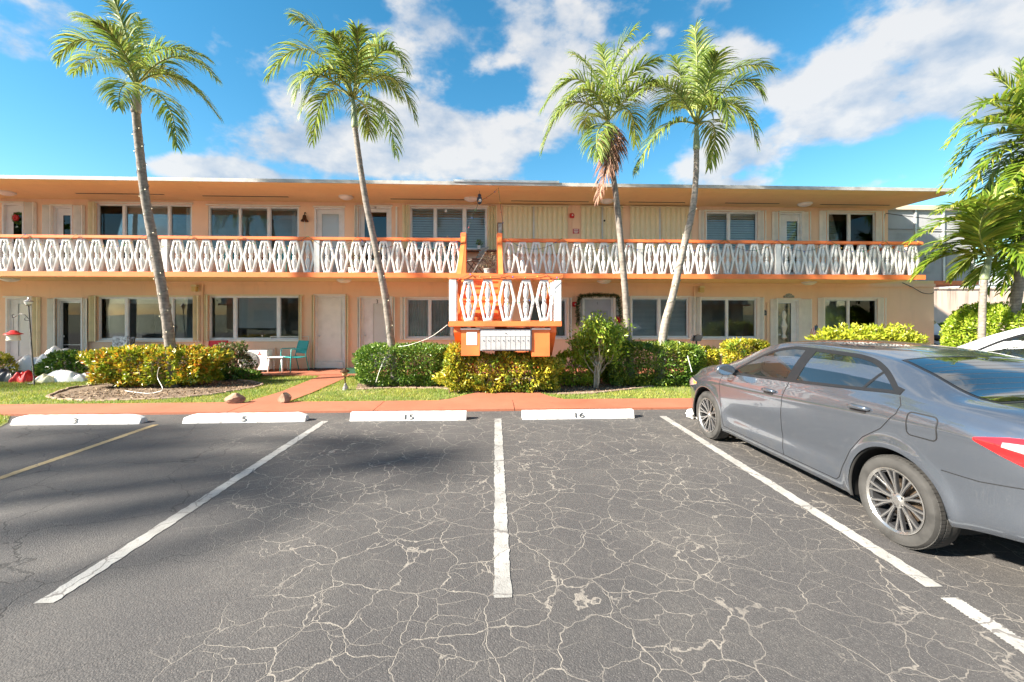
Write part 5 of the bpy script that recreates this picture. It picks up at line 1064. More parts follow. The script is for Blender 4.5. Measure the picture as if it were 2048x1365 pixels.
flor = M('floral', (.48, .48, .50), .8, .8, 16); ch = chair('patio_chair', 'padded patio chair with grey and white floral cushion and black curved arms', 232, 746, PORCH_Z, R(-8), dark, .56, dark, .98, flor)
q = MB(); q.box(-.26, .26, .10, .19, .44, 1.02); q.build('back_cushion', flor, ch, bevel=.03); q = MB(); q.box(-.26, .26, -.26, .16, .445, .53); q.build('seat_cushion', flor, ch, bevel=.03)
for sx in (-1, 1): q = MB(); q.tube([(sx * .30, -.30, .45), (sx * .30, -.28, .60), (sx * .30, -.15, .66), (sx * .30, .1, .60), (sx * .29, .24, .56)], .02, 8); q.build('armrest', dark, ch, True)
t0 = G(556, 743, PORCH_Z); tb = empty('side_table', t0, 0, 'small white plastic side table on the porch', 'table'); q = MB(); q.box(t0.x - .23, t0.x + .23, t0.y - .2, t0.y + .2, PORCH_Z + .39, PORCH_Z + .43); q.build('table_top', white, tb, bevel=.012)
for sx in (-1, 1):
    for sy in (-1, 1): q = MB(); q.tube([(t0.x + sx * .2, t0.y + sy * .17, PORCH_Z), (t0.x + sx * .17, t0.y + sy * .14, PORCH_Z + .39)], [.018, .03], 8); q.build('leg', white, tb, True)
# condenser unit
x0, x1 = XW(478, 12.6), XW(536, 12.6); cu = empty('condenser_unit', ((x0 + x1) / 2, 12.8, PORCH_Z), 0, 'white air-conditioning condenser with round fan grille by the wall', 'air conditioner'); acw = M('ac_white', (.74, .73, .69), .5, .06); ya = 12.55; zb_ = PORCH_Z + .05; za_ = ZW(507, 701, ya)
q = MB(); q.box(x0, x1, ya, ya + .32, zb_, za_); q.build('casing', acw, cu, bevel=.012); fx, fz = x0 + (x1 - x0) * .37, (zb_ + za_) / 2; fr_ = (za_ - zb_) * .43
q = MB(); q.lathe([(fr_, -.015), (fr_, -.001), (.001, -.001)], (fx, ya, fz), 'y', 32); q.build('fan_well', M('ac_dark', (.16, .16, .16), .6), cu); q = MB()
for k in range(1, 9): r_ = fr_ * k / 8; q.lathe([(r_ - .006, -.024), (r_ + .003, -.024), (r_ + .003, -.018), (r_ - .006, -.018)], (fx, ya, fz), 'y', 32, ring=True)
for k in range(12): a = k * .5236; q.tube([(fx, ya - .021, fz), (fx + fr_ * math.cos(a), ya - .021, fz + fr_ * math.sin(a))], .004, 4)
q.build('fan_grille', M('ac_grey', (.45, .45, .44), .5), cu); lx = x0 + (x1 - x0) * .74; lzz = za_ - .1; q = MB()
for k in range(3): a = R(90 + 120 * k); cx_, cz_ = lx + .03 * math.cos(a), lzz + .03 * math.sin(a); d1 = (math.cos(a), math.sin(a)); q.prism_xz([(lx, lzz), (cx_ - .016 * d1[1], cz_ + .016 * d1[0]), (lx + .06 * d1[0], lzz + .06 * d1[1]), (cx_ + .016 * d1[1], cz_ - .016 * d1[0])], ya - .004, ya - .001)
q.build('emblem', red, cu)
for x in (x0 + .1, x1 - .1): q = MB(); q.box(x - .03, x + .03, ya - .02, ya + .34, PORCH_Z, zb_ - .001); q.build('foot', dark, cu)
pipe('conduit', [(XW(541, YW - .02), YW - .02, .9), (XW(541, YW - .02), YW - .02, 1.02), (XW(617, YW - .02), YW - .02, 1.02), (XW(619, YW - .02), YW - .02, PORCH_Z)], .012, creamw)
q = MB(); p = W(546, 705, YW); q.box(p.x - .1, p.x + .1, YW - .07, YW - .002, p.z - .14, p.z + .14); tag(q.build('junction_box', peach, base=(p.x, YW, p.z), bevel=.006), 'small painted electric box on the wall above the side table', 'box')
def wall_unit(px0, px1, py0, py1, label):
    a, b_ = XW(px0, YW), XW(px1, YW); z0, z1 = ZW(px0, py1, YW), ZW(px0, py0, YW); root = empty('wall_air_conditioner', ((a + b_) / 2, YW, z0), 0, label, 'air conditioner'); q_ = MB(); q_.box(a, b_, YW - .16, YW - .002, z0, z1); q_.build('casing', M('ac_taupe', (.42, .36, .30), .6, .1), root, bevel=.01); q_ = MB(); k = 10
    for i in range(k): zz = z0 + .04 + (z1 - z0 - .08) * i / k; q_.box(a + .04, b_ - .04, YW - .172, YW - .161, zz, zz + .012)
    q_.build('louvres', creamw, root)
wall_unit(257, 317, 693, 712, 'taupe through-wall air conditioner under the window behind the croton hedge'); wall_unit(1434, 1450, 697, 727, 'taupe air conditioner in the wall beside the low yellow hedge')
# door mat, utility box, path lights
a = G(618, 738.5, PORCH_Z); q = MB(); q.box(a.x, XW(672, a.y), a.y - .18, a.y + .30, PORCH_Z + .001, PORCH_Z + .016); tag(q.build('door_mat', M('mat_black', (.03, .03, .032), .95, .4, 60, .5, 200), base=a, bevel=.004), 'black door mat at the pale panelled door', 'mat')
a = G(707, 751); ub = empty('utility_box', a, 0, 'low green valve box at the end of the walkway', 'box'); q = MB(); q.prism([(a.x - .16, a.y - .12), (a.x + .16, a.y - .12), (a.x + .19, a.y + .14), (a.x - .19, a.y + .14)], .03, .20); q.build('box_body', grn, ub, bevel=.01); q = MB(); q.box(a.x - .13, a.x + .13, a.y - .09, a.y + .10, .201, .212); q.build('lid', M('lid_black', (.02, .03, .025), .5), ub, bevel=.004)
def path_light(px, py, h_, label, mat, k=1.0):
    a_ = G(px, py); root = empty('path_light', a_, 0, label, 'light'); q_ = MB(); q_.tube([a_, a_ + Vector((-.015, 0, h_))], .016 * k, 8); q_.build('stake', mat, root); q_ = MB(); t_ = a_ + Vector((-.015, 0, h_)); q_.lathe([(.03, 0), (.055 * k, .02), (.06 * k, .08), (.03, .085), (.001, .085)], t_, 'z', 14); q_.build('lamp_glass', M('amber_glass', (.42, .26, .14), .25), root, 'auto'); q_ = MB(); q_.lathe([(.10 * k, .085), (.105 * k, .10), (.07 * k, .135), (.025, .15), (.02, .17), (.001, .175)], t_, 'z', 16); q_.build('cap', mat, root, 'auto'); return root
pl_ = path_light(691, 781, .32, 'bronze path light with a grey ground spike on the lawn by the walkway', bronze); a = G(691, 781); q = MB(); q.lathe([(.07, 0), (.06, .06), (.03, .12), (.02, .16), (.001, .16)], a, 'z', 8); q.build('base', M('bark_grey', (.25, .24, .24), .9, .4, 12), pl_)
path_light(327, 777, .16, 'small copper path light in front of the croton hedge', M('copper', (.36, .20, .13), .6, .3), .9)
# mailbox-like dark box at hedge end, small flag
p = W(1392, 676, 11.2); q = MB(); q.prism_xz([(p.x - .11, p.z - .08), (p.x + .06, p.z - .08), (p.x + .12, p.z + .06), (p.x + .09, p.z + .08), (p.x - .06, p.z + .06)], 11.05, 11.3); q.box(p.x - .02, p.x + .01, 11.15, 11.18, 0, p.z - .081); tag(q.build('garden_lamp', dark, base=(p.x, 11.17, 0)), 'dark boxy garden lamp rising behind the long clipped hedge', 'lamp')
p = W(1630, 668, 11.75); fl = empty('small_flag', (p.x, 11.75, 0), 0, 'small striped flag on a stick in the yellow shrub', 'flag'); q = MB(); q.tube([(p.x + .07, 11.75, .3), (p.x + .05, 11.75, p.z + .26)], .008, 6); q.build('flag_stick', wood, fl)
def flag_strip(i, n_, mat, nm):
    q_ = MB(); vs = []; K = 8
    for k in range(K + 1):
        t = k / K; x_ = p.x + .05 - .16 * (i / n_) * 1 - .05 * t; x2 = p.x + .05 - .16 * ((i + 1) / n_) - .05 * t; zt_ = p.z + .24 - .40 * t; y_ = 11.74 + .015 * math.sin(t * 5 + i); vs += [(x_, y_, zt_ - .1 * i / n_), (x2, y_, zt_ - .1 * (i + 1) / n_)]
    q_.add(vs, [(2 * k, 2 * k + 1, 2 * k + 3, 2 * k + 2) for k in range(K)]); q_.build(nm, mat, fl)
for i in range(7): flag_strip(i, 7, red if i % 2 == 0 else white, 'stripe')
q = MB(); q.box(p.x - .03, p.x + .06, 11.715, 11.722, p.z + .10, p.z + .23); q.build('canton', M('navy', ()), fl)
# balcony furniture and plants
for px in (455, 568): chair('balcony_chair', 'teal chair on the balcony under the blind-covered window', px, 553, ZS1, R(180 if False else 0), teal, group='teal chairs on the balcony') if False else None
def place_b(px, Y): return Vector((XW(px, Y), Y, ZS1))
def chair_at(name, label, pos, rz, mat, **k):
    o = chair(name, label, 600, 700, 0, rz, mat, **k); o.location = pos; return o
for px in (450, 563): chair_at('balcony_chair', 'teal chair on the balcony under the wide blind-covered window', place_b(px, 12.75), 0, teal, group='teal chairs on the balcony', back_h=.92)
tb2 = place_b(507, 12.7); t2 = empty('balcony_table', tb2, 0, 'brown wooden table between the teal balcony chairs', 'table'); q = MB(); q.box(tb2.x - .35, tb2.x + .35, 12.45, 12.95, ZS1 + .48, ZS1 + .52); q.build('table_top', wood, t2, bevel=.008)
for sx in (-1, 1):
    for sy in (-1, 1): q = MB(); q.box(tb2.x + sx * .31 - .02, tb2.x + sx * .31 + .02, 12.7 + sy * .21 - .02, 12.7 + sy * .21 + .02, ZS1, ZS1 + .479); q.build('leg', wood, t2)
chair_at('balcony_chair', 'black metal chair on the balcony before the window with three panes', place_b(250, 12.7), R(15), dark); chair_at('balcony_chair', 'teal padded chair on the balcony beside the stair opening', place_b(890, 12.7), R(20), M('sage', (.36, .52, .44), .7), back_h=.84)
# folding chair at the stair opening
fcp = place_b(952, 12.5); fc = empty('folding_chair', fcp, R(-62), 'grey slatted folding chair with dark cushion at the stair opening', 'chair', None, True); gsl = M('slat_grey', (.42, .44, .40), .6, .1)
for sx in (-1, 1):
    q = MB(); q.tube([(sx * .2, -.25, 0), (sx * .2, .30, .86)], .014, 6); q.build('back_leg', wood if sx < 0 else gsl, fc); q = MB(); q.tube([(sx * .17, .25, 0), (sx * .17, -.22, .44)], .014, 6); q.build('front_leg', wood, fc)
for k in range(6): q = MB(); q.box(-.2, .2, -.24 + .07 * k, -.19 + .07 * k, .44, .455); q.build('slat', gsl, fc)
for k in range(4): q = MB(); zz = .56 + .08 * k; q.box(-.2, .2, .105 + .05 * k, .12 + .05 * k, zz, zz + .055); q.build('slat', gsl, fc)
q = MB(); q.box(-.19, .19, -.24, .15, .457, .50); q.build('cushion', M('cushion_brown', (.18, .13, .11), .9), fc, bevel=.018)
def pot_plant(pos, label, leafm, r_=.13, h_=.2, n_=160, lh=.4, potm=terr, sz_=.09):
    pos = Vector(pos); root = empty('potted_plant', pos, 0, label, 'plant'); q_ = MB(); q_.lathe([(r_ * .75, 0), (r_, h_ * .9), (r_ * 1.08, h_ * .9), (r_ * 1.08, h_), (r_ * .9, h_), (r_ * .85, h_ * .85), (.001, h_ * .85)], pos, 'z', 18); q_.build('pot', potm, root, 'auto')
    a_ = rng.uniform(0, 6.283, n_); e_ = rng.uniform(0, 1, n_); rr_ = r_ * .4 + e_ * r_ * 1.4; P_ = np.c_[pos.x + np.cos(a_) * rr_, pos.y + np.sin(a_) * rr_, pos.z + h_ + rng.uniform(.02, 1, n_) * lh * (1.1 - .4 * e_)]
    leaf_cloud('foliage', P_, np.c_[np.cos(a_), np.sin(a_), np.ones(n_)], sz_, leafm, root, .3); q_ = MB()
    for k in range(9): a1 = k * .7; q_.tube([pos + Vector((0, 0, h_ * .8)), pos + Vector((math.cos(a1) * r_ * .8, math.sin(a1) * r_ * .8, h_ + lh * .9))], [.006, .003], 4)
    q_.build('stem', twig, root)
dryl = leafmat('dry_leaf', [(0, (.12, .10, .05)), (.6, (.30, .22, .13)), (1, (.40, .34, .20))], .2, .8)
pot_plant(place_b(978, 12.4), 'dry brown potted plant in a white pot on the balcony by the stairs', dryl, .16, .22, 150, .5)
pot_plant(place_b(706, 12.6), 'green potted plant on the balcony beside the glazed door', MATS['lime_leaf'], .13, .25, 160, .55)
pot_plant((XW(958, YW - .16), YW - .16, ZW(958, 499, YW - .16)), 'small potted plant in a white pot on the balcony window ledge', MATS['ficus_leaf'], .06, .11, 60, .16, white, .07)
pot_plant((XW(897, YW - .16), YW - .16, ZW(897, 499, YW - .16)), 'spiky silver plant on the ledge of the three-pane window', leafmat('silver_leaf', [(0, (.35, .36, .33)), (1, (.6, .6, .56))], .2, .6), .07, .08, 90, .26, dark, .16)
q = MB(); a, b_ = XW(805, YW), XW(1000, YW); q.box(a, b_, YW - .30, YW - .055, ZW(900, 503, YW - .2), ZW(900, 500, YW - .2)); tag(q.build('window_shelf', wood, base=((a + b_) / 2, YW - .2, ZW(900, 503, YW - .2))), 'long wooden ledge under the three-pane window by the stairs', 'shelf')

# ------------------------------------------------------------------ right background
q = MB(); q.box(BX1 + .6, 44, 19.4, 19.65, 0, 2.85); q.box(BX1 + .6, 44, 19.36, 19.7, 2.85, 2.93); q.box(17.4, 17.8, 19.3, 19.399, 0, 2.93); tag(q.build('garden_wall', pinkwall, base=(30, 19.5, 0)), 'pink garden wall with black rain stains behind the round bush', 'wall')
nbr = empty('neighbour_building', (30, 30, 0), 0, 'plain white building rising over the stained garden wall', 'building'); q = MB(); q.box(18, 50, 26, 36, 0, 4.6); q.build('wall', whitewall, nbr); q = MB(); q.box(17.7, 50.3, 25.7, 36.3, 4.601, 4.75); q.build('roof', white, nbr); q = MB(); q.box(18, 50, 25.96, 25.998, 3.5, 3.56); q.build('band', greypaint, nbr)
sheet('side_drive', [(BX1 + .3, 8.6), (44, 8.6), (44, 19.3), (BX1 + .3, 19.3)], .0, asph)
# building on the other side of the lot (seen in window and paint reflections)
ob = empty('opposite_building', (0, -24, 0), 0, 'peach two-storey block with white balcony across the parking lot', 'building'); q = MB(); q.box(-30, 30, -34, -24, 0, 5.1); q.build('wall', peach, ob); q = MB(); q.box(-30.5, 30.5, -34.5, -22.2, 5.101, 5.3); q.build('roof', roofw, ob); q = MB(); q.box(-30, 30, -23.999, -22.4, 2.66, 2.8); q.build('balcony_slab', orange, ob)
for z in (2.82, 3.62): q = MB(); q.box(-30, 30, -22.5, -22.42, z, z + .08); q.build('rail', white, ob)
for k in range(50): q = MB(); x = -29.4 + 1.2 * k; q.box(x - .28, x + .28, -22.49, -22.43, 2.905, 3.615); q.build('baluster', balw, ob)
for k in range(14):
    for z in (.9, 3.4): q = MB(); x = -27 + 4.1 * k; q.box(x, x + 2.2, -23.997, -23.94, z, z + 1.2); q.build('window', M('pane_dark', (.05, .06, .07), .1), ob)
for i, (x, y) in enumerate([(-14, -20.5), (11, -20.5)]): shade_tree(x, y, 6.5, 2.3, 1500, 'leafy tree before the block across the lot')

# ------------------------------------------------------------------ cars
def pchip(xs, ys):
    xs = np.array(xs, float); ys = np.array(ys, float); h = np.diff(xs); d = np.diff(ys) / h; m = np.zeros(len(xs))
    for i in range(1, len(xs) - 1):
        if d[i - 1] * d[i] > 0: w1, w2 = 2 * h[i] + h[i - 1], h[i] + 2 * h[i - 1]; m[i] = (w1 + w2) / (w1 / d[i - 1] + w2 / d[i])
    m[0], m[-1] = d[0], d[-1]
    def f(x):
        x = np.clip(x, xs[0], xs[-1]); i = np.clip(np.searchsorted(xs, x) - 1, 0, len(h) - 1); t = (x - xs[i]) / h[i]
        return (2 * t ** 3 - 3 * t * t + 1) * ys[i] + (t ** 3 - 2 * t * t + t) * h[i] * m[i] + (-2 * t ** 3 + 3 * t * t) * ys[i + 1] + (t ** 3 - t * t) * h[i] * m[i + 1]
    return f
class Body:
    RA, FA, RW = 1.0, 3.72, .318
    def __init__(s):
        X = [0, .03, .10, .22, .40, .62, 1.0, 1.28, 1.7, 2.2, 2.6, 2.9, 3.3, 3.62, 4.0, 4.35, 4.52, 4.62, 4.66]
        s.zt = pchip(X, [.86, 1.02, 1.10, 1.125, 1.135, 1.145, 1.288, 1.364, 1.412, 1.428, 1.411, 1.333, 1.165, 1.04, .985, .895, .80, .68, .56])
        s.zb = pchip(X, [.80, .93, 1.00, 1.035, 1.065, 1.09, 1.105, 1.085, 1.055, 1.02, .992, .975, .958, .945, .89, .80, .70, .60, .50])
        s.yb = pchip(X, [.52, .62, .71, .755, .785, .80, .818, .828, .84, .845, .845, .842, .83, .81, .77, .68, .57, .42, .28])
        s.ym = pchip(X, [.56, .66, .76, .815, .855, .875, .888, .888, .886, .886, .886, .886, .886, .884, .868, .795, .68, .52, .36])
        s.yr = pchip(X, [.40, .50, .58, .615, .63, .635, .628, .605, .588, .582, .585, .60, .66, .70, .66, .57, .46, .33, .22])
        s.zr = pchip(X, [.845, 1.0, 1.08, 1.105, 1.118, 1.125, 1.246, 1.318, 1.366, 1.380, 1.361, 1.283, 1.115, 1.008, .955, .865, .775, .66, .545])
        s.z0 = pchip(X, [.44, .41, .395, .385, .36, .31, .20, .20, .20, .20, .20, .20, .20, .20, .20, .20, .205, .24, .30])
        s.fl = pchip([0, .05, .17, .30, .46, .60, .76, .88, 1.0], [.055, .032, .022, .020, .014, .004, .0, .012, 1.0])
    def pt(s, x, t):
        """t 0..1 lower body, 1..2 glasshouse, 2..3 roof/hood to the centre"""
        zb, yb, ym, yr, zr, zt, z0 = s.zb(x), s.yb(x), s.ym(x), s.yr(x), s.zr(x), s.zt(x), s.z0(x)
        if t <= 1:
            z = z0 + (zb - z0) * t; k = s.fl(t); base = ym - float(s.fl(min(t, .88))) if t < .88 else None
            if t >= .88:
                f = (t - .88) / .12; a = ym - float(s.fl(.88)); y = a + (yb - a) * (f * f * (3 - 2 * f) * .35 + f * .65)
            else: y = base
            # flared wheel arches and a sculpted lower door line
            for ax in (s.RA, s.FA):
                r = math.hypot(x - ax, z - s.RW); y += .016 * math.exp(-((r - .40) / .045) ** 2)
            if 1.35 < x < 3.3: y -= .012 * math.exp(-((z - (.43 + .05 * (3.3 - x) / 2)) / .07) ** 2) * min(1, (x - 1.35) * 4, (3.3 - x) * 4)
            # shoulder crease
            y += .006 * math.exp(-((t - .80) / .03) ** 2)
            return float(y), float(z)
        if t <= 2:
            f = t - 1; b = .018 * math.sin(math.pi * f); return float(yb + (yr - yb) * f + b), float(zb + (zr - zb) * f + b * .3)
        f = t - 2; y = yr * math.cos(f * math.pi / 2); return float(y), float(zr + (zt - zr) * math.sin(f * math.pi / 2) ** 1.2)
    def side(s, x, z, off=0.0):
        """point on the left flank at (x, z)"""
        def P(x, z):
            zb, z0, zr = float(s.zb(x)), float(s.z0(x)), float(s.zr(x))
            t = (z - z0) / (zb - z0) if z <= zb else 1 + (z - zb) / max(zr - zb, 1e-3); return Vector((x, s.pt(x, min(max(t, 0), 2))[0], z))
        p = P(x, z)
        if off:
            e = .004; n = (P(x, z + e) - P(x, z - e)).cross(P(x + e, z) - P(x - e, z)); n = n.normalized()
            if n.y < 0: n = -n
            p = p + n * off
        return p
    def top(s, x, y, off=0.0):
        yr = float(s.yr(x)); f = math.acos(min(1, abs(y) / yr)) * 2 / math.pi; return Vector((x, y, s.pt(x, 2 + f)[1] + off))
def make_car(label, loc, rz, paint, zs=1.0, ws=1.0):
    B = Body(); root = empty('parked_car', loc, rz, label, 'car', None, True); root.scale = (1, ws, zs)
    xs = np.unique(np.concatenate([np.linspace(0, .12, 12), np.linspace(.12, 4.45, 230), np.linspace(4.45, 4.66, 16)])); ts = np.concatenate([np.linspace(0, 1, 34), np.linspace(1, 2, 15)[1:], np.linspace(2, 3, 14)[1:]])
    V = []; nt_ = len(ts)
    for x in xs:
        for t in ts: y, z = B.pt(float(x), float(t)); V.append([float(x), y, z])
    V = np.array(V); nx = len(xs); idx = np.arange(nx * nt_).reshape(nx, nt_)
    # wheel arch cut: drop faces inside the circle, snap the rim of the hole onto it
    Ra = .382; keep = np.ones((nx - 1, nt_ - 1), bool); touched = {}
    for ax in (B.RA, B.FA):
        r = np.hypot(V[:, 0] - ax, V[:, 2] - B.RW).reshape(nx, nt_); ins = (r < Ra) & (np.arange(nt_)[None, :] < 34)
        inside4 = ins[:-1, :-1] & ins[1:, :-1] & ins[:-1, 1:] & ins[1:, 1:]; part = (ins[:-1, :-1] | ins[1:, :-1] | ins[:-1, 1:] | ins[1:, 1:])
        keep &= ~inside4
        bnd = np.zeros((nx, nt_), bool)
        for di in (0, 1):
            for dj in (0, 1): bnd[di:nx - 1 + di, dj:nt_ - 1 + dj] |= (part & ~inside4)
        for i, j in zip(*np.where(bnd & ins)):
            k = idx[i, j]; dx, dz = V[k, 0] - ax, V[k, 2] - B.RW; rr = math.hypot(dx, dz) or 1e-6; nxx, nz = ax + dx / rr * Ra, B.RW + dz / rr * Ra
            if nz < .19: continue
            p = B.side(nxx, max(nz, float(B.z0(nxx)))); V[k] = (nxx, p.y, nz)
    Fq = []
    for i in range(nx - 1):
        for j in range(nt_ - 1):
            if keep[i, j]: Fq.append((idx[i, j], idx[i, j + 1], idx[i + 1, j + 1], idx[i + 1, j]))
    Fq = np.array(Fq); M_ = len(V); Vm = V.copy(); Vm[:, 1] *= -1; V2 = np.concatenate([V, Vm]); F2 = np.concatenate([Fq[:, ::-1], Fq + M_])
    me = bpy.data.meshes.new('body'); bm = bmesh.new(); vv = [bm.verts.new(tuple(v)) for v in V2]
    for f in F2:
        try: bm.faces.new([vv[i] for i in f])
        except ValueError: pass
    for i in (0, nx - 1):
        ring = [vv[idx[i, j]] for j in range(nt_)] + [vv[idx[i, j] + M_] for j in range(nt_ - 2, -1, -1)]
        try: bm.faces.new(ring)
        except ValueError: pass
    bmesh.ops.remove_doubles(bm, verts=bm.verts, dist=.0004); bmesh.ops.delete(bm, geom=[v for v in bm.verts if not v.link_faces], context='VERTS')
    bmesh.ops.recalc_face_normals(bm, faces=bm.faces); bm.to_mesh(me); bm.free(); me.polygons.foreach_set('use_smooth', [True] * len(me.polygons)); me.set_sharp_from_angle(angle=R(50)); body = meshobj('body', me, paint, root)
    blk = M('car_black_trim', (.012, .012, .013), .35, .1); gls = MATS.get('car_glass') or carglass()
    q = MB(); q.box(.75, 4.35, -.72, .72, .18, .30); q.build('underbody', M('under', (.015, .015, .015), .9), root)
    for sg in (1, -1):
        sx = lambda p: Vector((p.x, p.y * sg, p.z))
        def patch(nm, x0, x1, lo, hi, mat, off, nxp=40, nzp=10, par=root, sm=True):
            q_ = MB(); vs = []
            for i in range(nxp + 1):
                x = x0 + (x1 - x0) * i / nxp; a, b_ = lo(x), hi(x)
                for j in range(nzp + 1): vs.append(sx(B.side(x, a + (b_ - a) * j / nzp, off)))
            w_ = nzp + 1; fs = [(i * w_ + j, i * w_ + j + 1, (i + 1) * w_ + j + 1, (i + 1) * w_ + j) for i in range(nxp) for j in range(nzp)]
            if sg < 0: fs = [f[::-1] for f in fs]
            q_.add(vs, fs); return q_.build(nm, mat, par, sm)
        def strip(nm, pts, w, mat, off, par=root, closed=False):
            P = [Vector((a, 0, b)) for a, b in pts]; out = []
            for a, b_ in zip(P, P[1:]):
                k = max(1, int((b_ - a).length / .03)); out += [a.lerp(b_, i / k) for i in range(k)]
            out.append(P[-1]); q_ = MB(); vs = []
            for i, p in enumerate(out):
                t = (out[min(i + 1, len(out) - 1)] - out[max(i - 1, 0)]).normalized(); n = Vector((-t.z, 0, t.x)) * w / 2
                if closed and i in (0, len(out) - 1): t = (out[1] - out[-2]).normalized(); n = Vector((-t.z, 0, t.x)) * w / 2
                for q2 in (p + n, p - n): vs.append(sx(B.side(q2.x, q2.z, off)))
            q_.add(vs, [(2 * i, 2 * i + 1, 2 * i + 3, 2 * i + 2) for i in range(len(out) - 1)]); return q_.build(nm, mat, par, True)
        # side windows between belt and roof rail
        wlo = lambda x: float(B.zb(x)) + .012
        def lerp_fn(pts): return pchip([p[0] for p in pts], [p[1] for p in pts])
        ftop = lerp_fn([(2.13, 1.334), (2.3, 1.334), (2.5, 1.307), (2.75, 1.220), (3.0, 1.078), (3.17, .975)]); rtop = lerp_fn([(1.03, 1.117), (1.15, 1.19), (1.28, 1.255), (1.42, 1.301), (1.6, 1.323), (2.1, 1.334)])
        side_glass_top = lambda f: (lambda x: max(float(f(x)), wlo(x) + .001))
        fd = patch('door', 2.17, 3.16, wlo, side_glass_top(ftop), gls, .003); rd = patch('door', 1.04, 2.05, wlo, side_glass_top(rtop), gls, .003)
        fd.name = 'front_door_glass'; rd.name = 'rear_door_glass'
        top_line = [(3.19, wlo(3.19) - .002)] + [(x, float(ftop(x)) + .008) for x in np.linspace(3.14, 2.17, 26)] + [(x, float(rtop(x)) + .008) for x in np.linspace(2.05, 1.05, 26)] + [(.985, wlo(1.0) + .006)]
        strip('window_trim', top_line, .030, blk, .005); strip('window_trim', [(x, wlo(x) - .005) for x in np.linspace(3.19, .985, 50)], .022, blk, .0055)
        patch('pillar_trim', 2.04, 2.18, wlo, lambda x: 1.334, blk, .006, 6, 8); strip('pillar_trim', [(1.30, wlo(1.3)), (1.235, 1.24)], .026, blk, .006)
        seam = M('seam_dark', (.008, .008, .009), .6); sw2 = .0055
        strip('door_seam', [(2.13, 1.015), (2.17, .9), (2.205, .7), (2.215, .5), (2.20, .33), (2.19, .275)], sw2, seam, .0022); strip('door_seam', [(3.335, .93), (3.36, .8), (3.355, .6), (3.32, .4), (3.29, .275)], sw2, seam, .0022)
        strip('door_seam', [(.985, 1.09), (.945, 1.03), (.96, .97), (1.08, .83), (1.24, .72), (1.36, .58), (1.45, .42), (1.49, .31), (1.53, .275)], sw2, seam, .0022); strip('door_seam', [(1.53, .275), (2.4, .272), (3.29, .275)], sw2, seam, .0022)
        strip('bumper_seam', [(.66, .665), (.45, .668), (.25, .70), (.12, .735)], sw2, seam, .0022); strip('bumper_seam', [(4.10, .60), (4.2, .66), (4.32, .70)], sw2, seam, .0022)
        
        if sg > 0: # filler flap
            rr = .03; fx0, fx1, fz0, fz1 = .675, .875, .845, 1.005; pts = []
            for cx, cz, a0 in ((fx1 - rr, fz1 - rr, 0), (fx0 + rr, fz1 - rr, 90), (fx0 + rr, fz0 + rr, 180), (fx1 - rr, fz0 + rr, 270)):
                pts += [(cx + rr * math.cos(R(a0 + k * 22.5)), cz + rr * math.sin(R(a0 + k * 22.5))) for k in range(5)]
            strip('fuel_flap_seam', pts + [pts[0]], .008, seam, .0024, closed=True)
        # door handles
        for hx, hz in ((2.34, .885), (1.225, .945)):
            patch('handle_recess', hx - .02, hx + .13, lambda x: hz - .035, lambda x: hz + .022, M('handle_dark', (.02, .021, .024), .35), .0022, 8, 4)
            q = MB(); pts = [B.side(hx + d, hz + .004 * math.cos(d * 14), o_) for d, o_ in ((-.055, .008), (-.03, .026), (.02, .034), (.08, .034), (.12, .024), (.14, .008))]; q.tube([sx(p) for p in pts], [.012, .016, .018, .018, .016, .010], 10); q.build('door_handle', paint, root, True)
        # mirror
        mc = B.side(3.08, .985, 0.0); q = MB(); vs = []; K, J = 14, 16
        for i in range(K + 1):
            a = -math.pi / 2 + math.pi * i / K
            for j in range(J):
                b_ = 2 * math.pi * j / J; dx = math.sin(a) * .075; y = .115 * math.cos(a) ** .7 * math.cos(b_) if math.cos(a) > 0 else 0; z = .07 * (math.cos(a) ** .7 if math.cos(a) > 0 else 0) * math.sin(b_)
                if dx < -.035: dx = -.035
                vs.append((mc.x + dx * 1.3, (mc.y + .15 + y) * sg, mc.z + .035 + z))
        q.add(vs, [(i * J + j, i * J + (j + 1) % J, (i + 1) * J + (j + 1) % J, (i + 1) * J + j) for i in range(K) for j in range(J)]); mir = q.build('mirror', paint, root, True)
        q = MB(); ring = [(mc.x - .0475, (mc.y + .15 + .098 * math.cos(k * .3927)) * sg, mc.z + .035 + .056 * math.sin(k * .3927)) for k in range(16)]; q.add(ring, [tuple(range(16))]); q.build('mirror_glass', M('mirror_glass', (.55, .57, .6), .03, .02, 1, 0, 60, 1.0), mir)
        q = MB(); q.tube([sx(mc + Vector((.0, -.01, -.01))), sx(mc + Vector((0, .08, .015)))], [.04, .03], 8); q.build('mirror_stalk', blk, mir, True)
        # lamps
        tlo = pchip([.02, .15, .30, .47], [.775, .80, .85, .925]); thi = pchip([.02, .15, .30, .47], [.965, .985, .975, .935]); tred = M('lamp_red', (.62, .01, .012), .08, .05, 1, 0, 60, 0, 1.0)
        tl = patch('tail_lamp', .03, .465, lambda x: float(tlo(x)), lambda x: float(thi(x)), tred, .008, 24, 8)
        patch('reverse_lens', .05, .33, lambda x: float(tlo(x)) + (float(thi(x)) - float(tlo(x))) * .50, lambda x: float(thi(x)) - .030, M('lens_clear', (.36, .26, .26), .08, .2, 20, 0, 60, 0, 1.0), .0105, 16, 5, tl)
        hlo = pchip([3.98, 4.2, 4.45, 4.58], [.70, .65, .60, .585]); hhi = pchip([3.98, 4.2, 4.45, 4.58], [.735, .76, .715, .66]); hl = patch('headlamp', 3.99, 4.57, lambda x: float(hlo(x)), lambda x: min(float(hhi(x)), float(B.zb(x)) - .01), M('lens_clear', ()), .006, 20, 6)
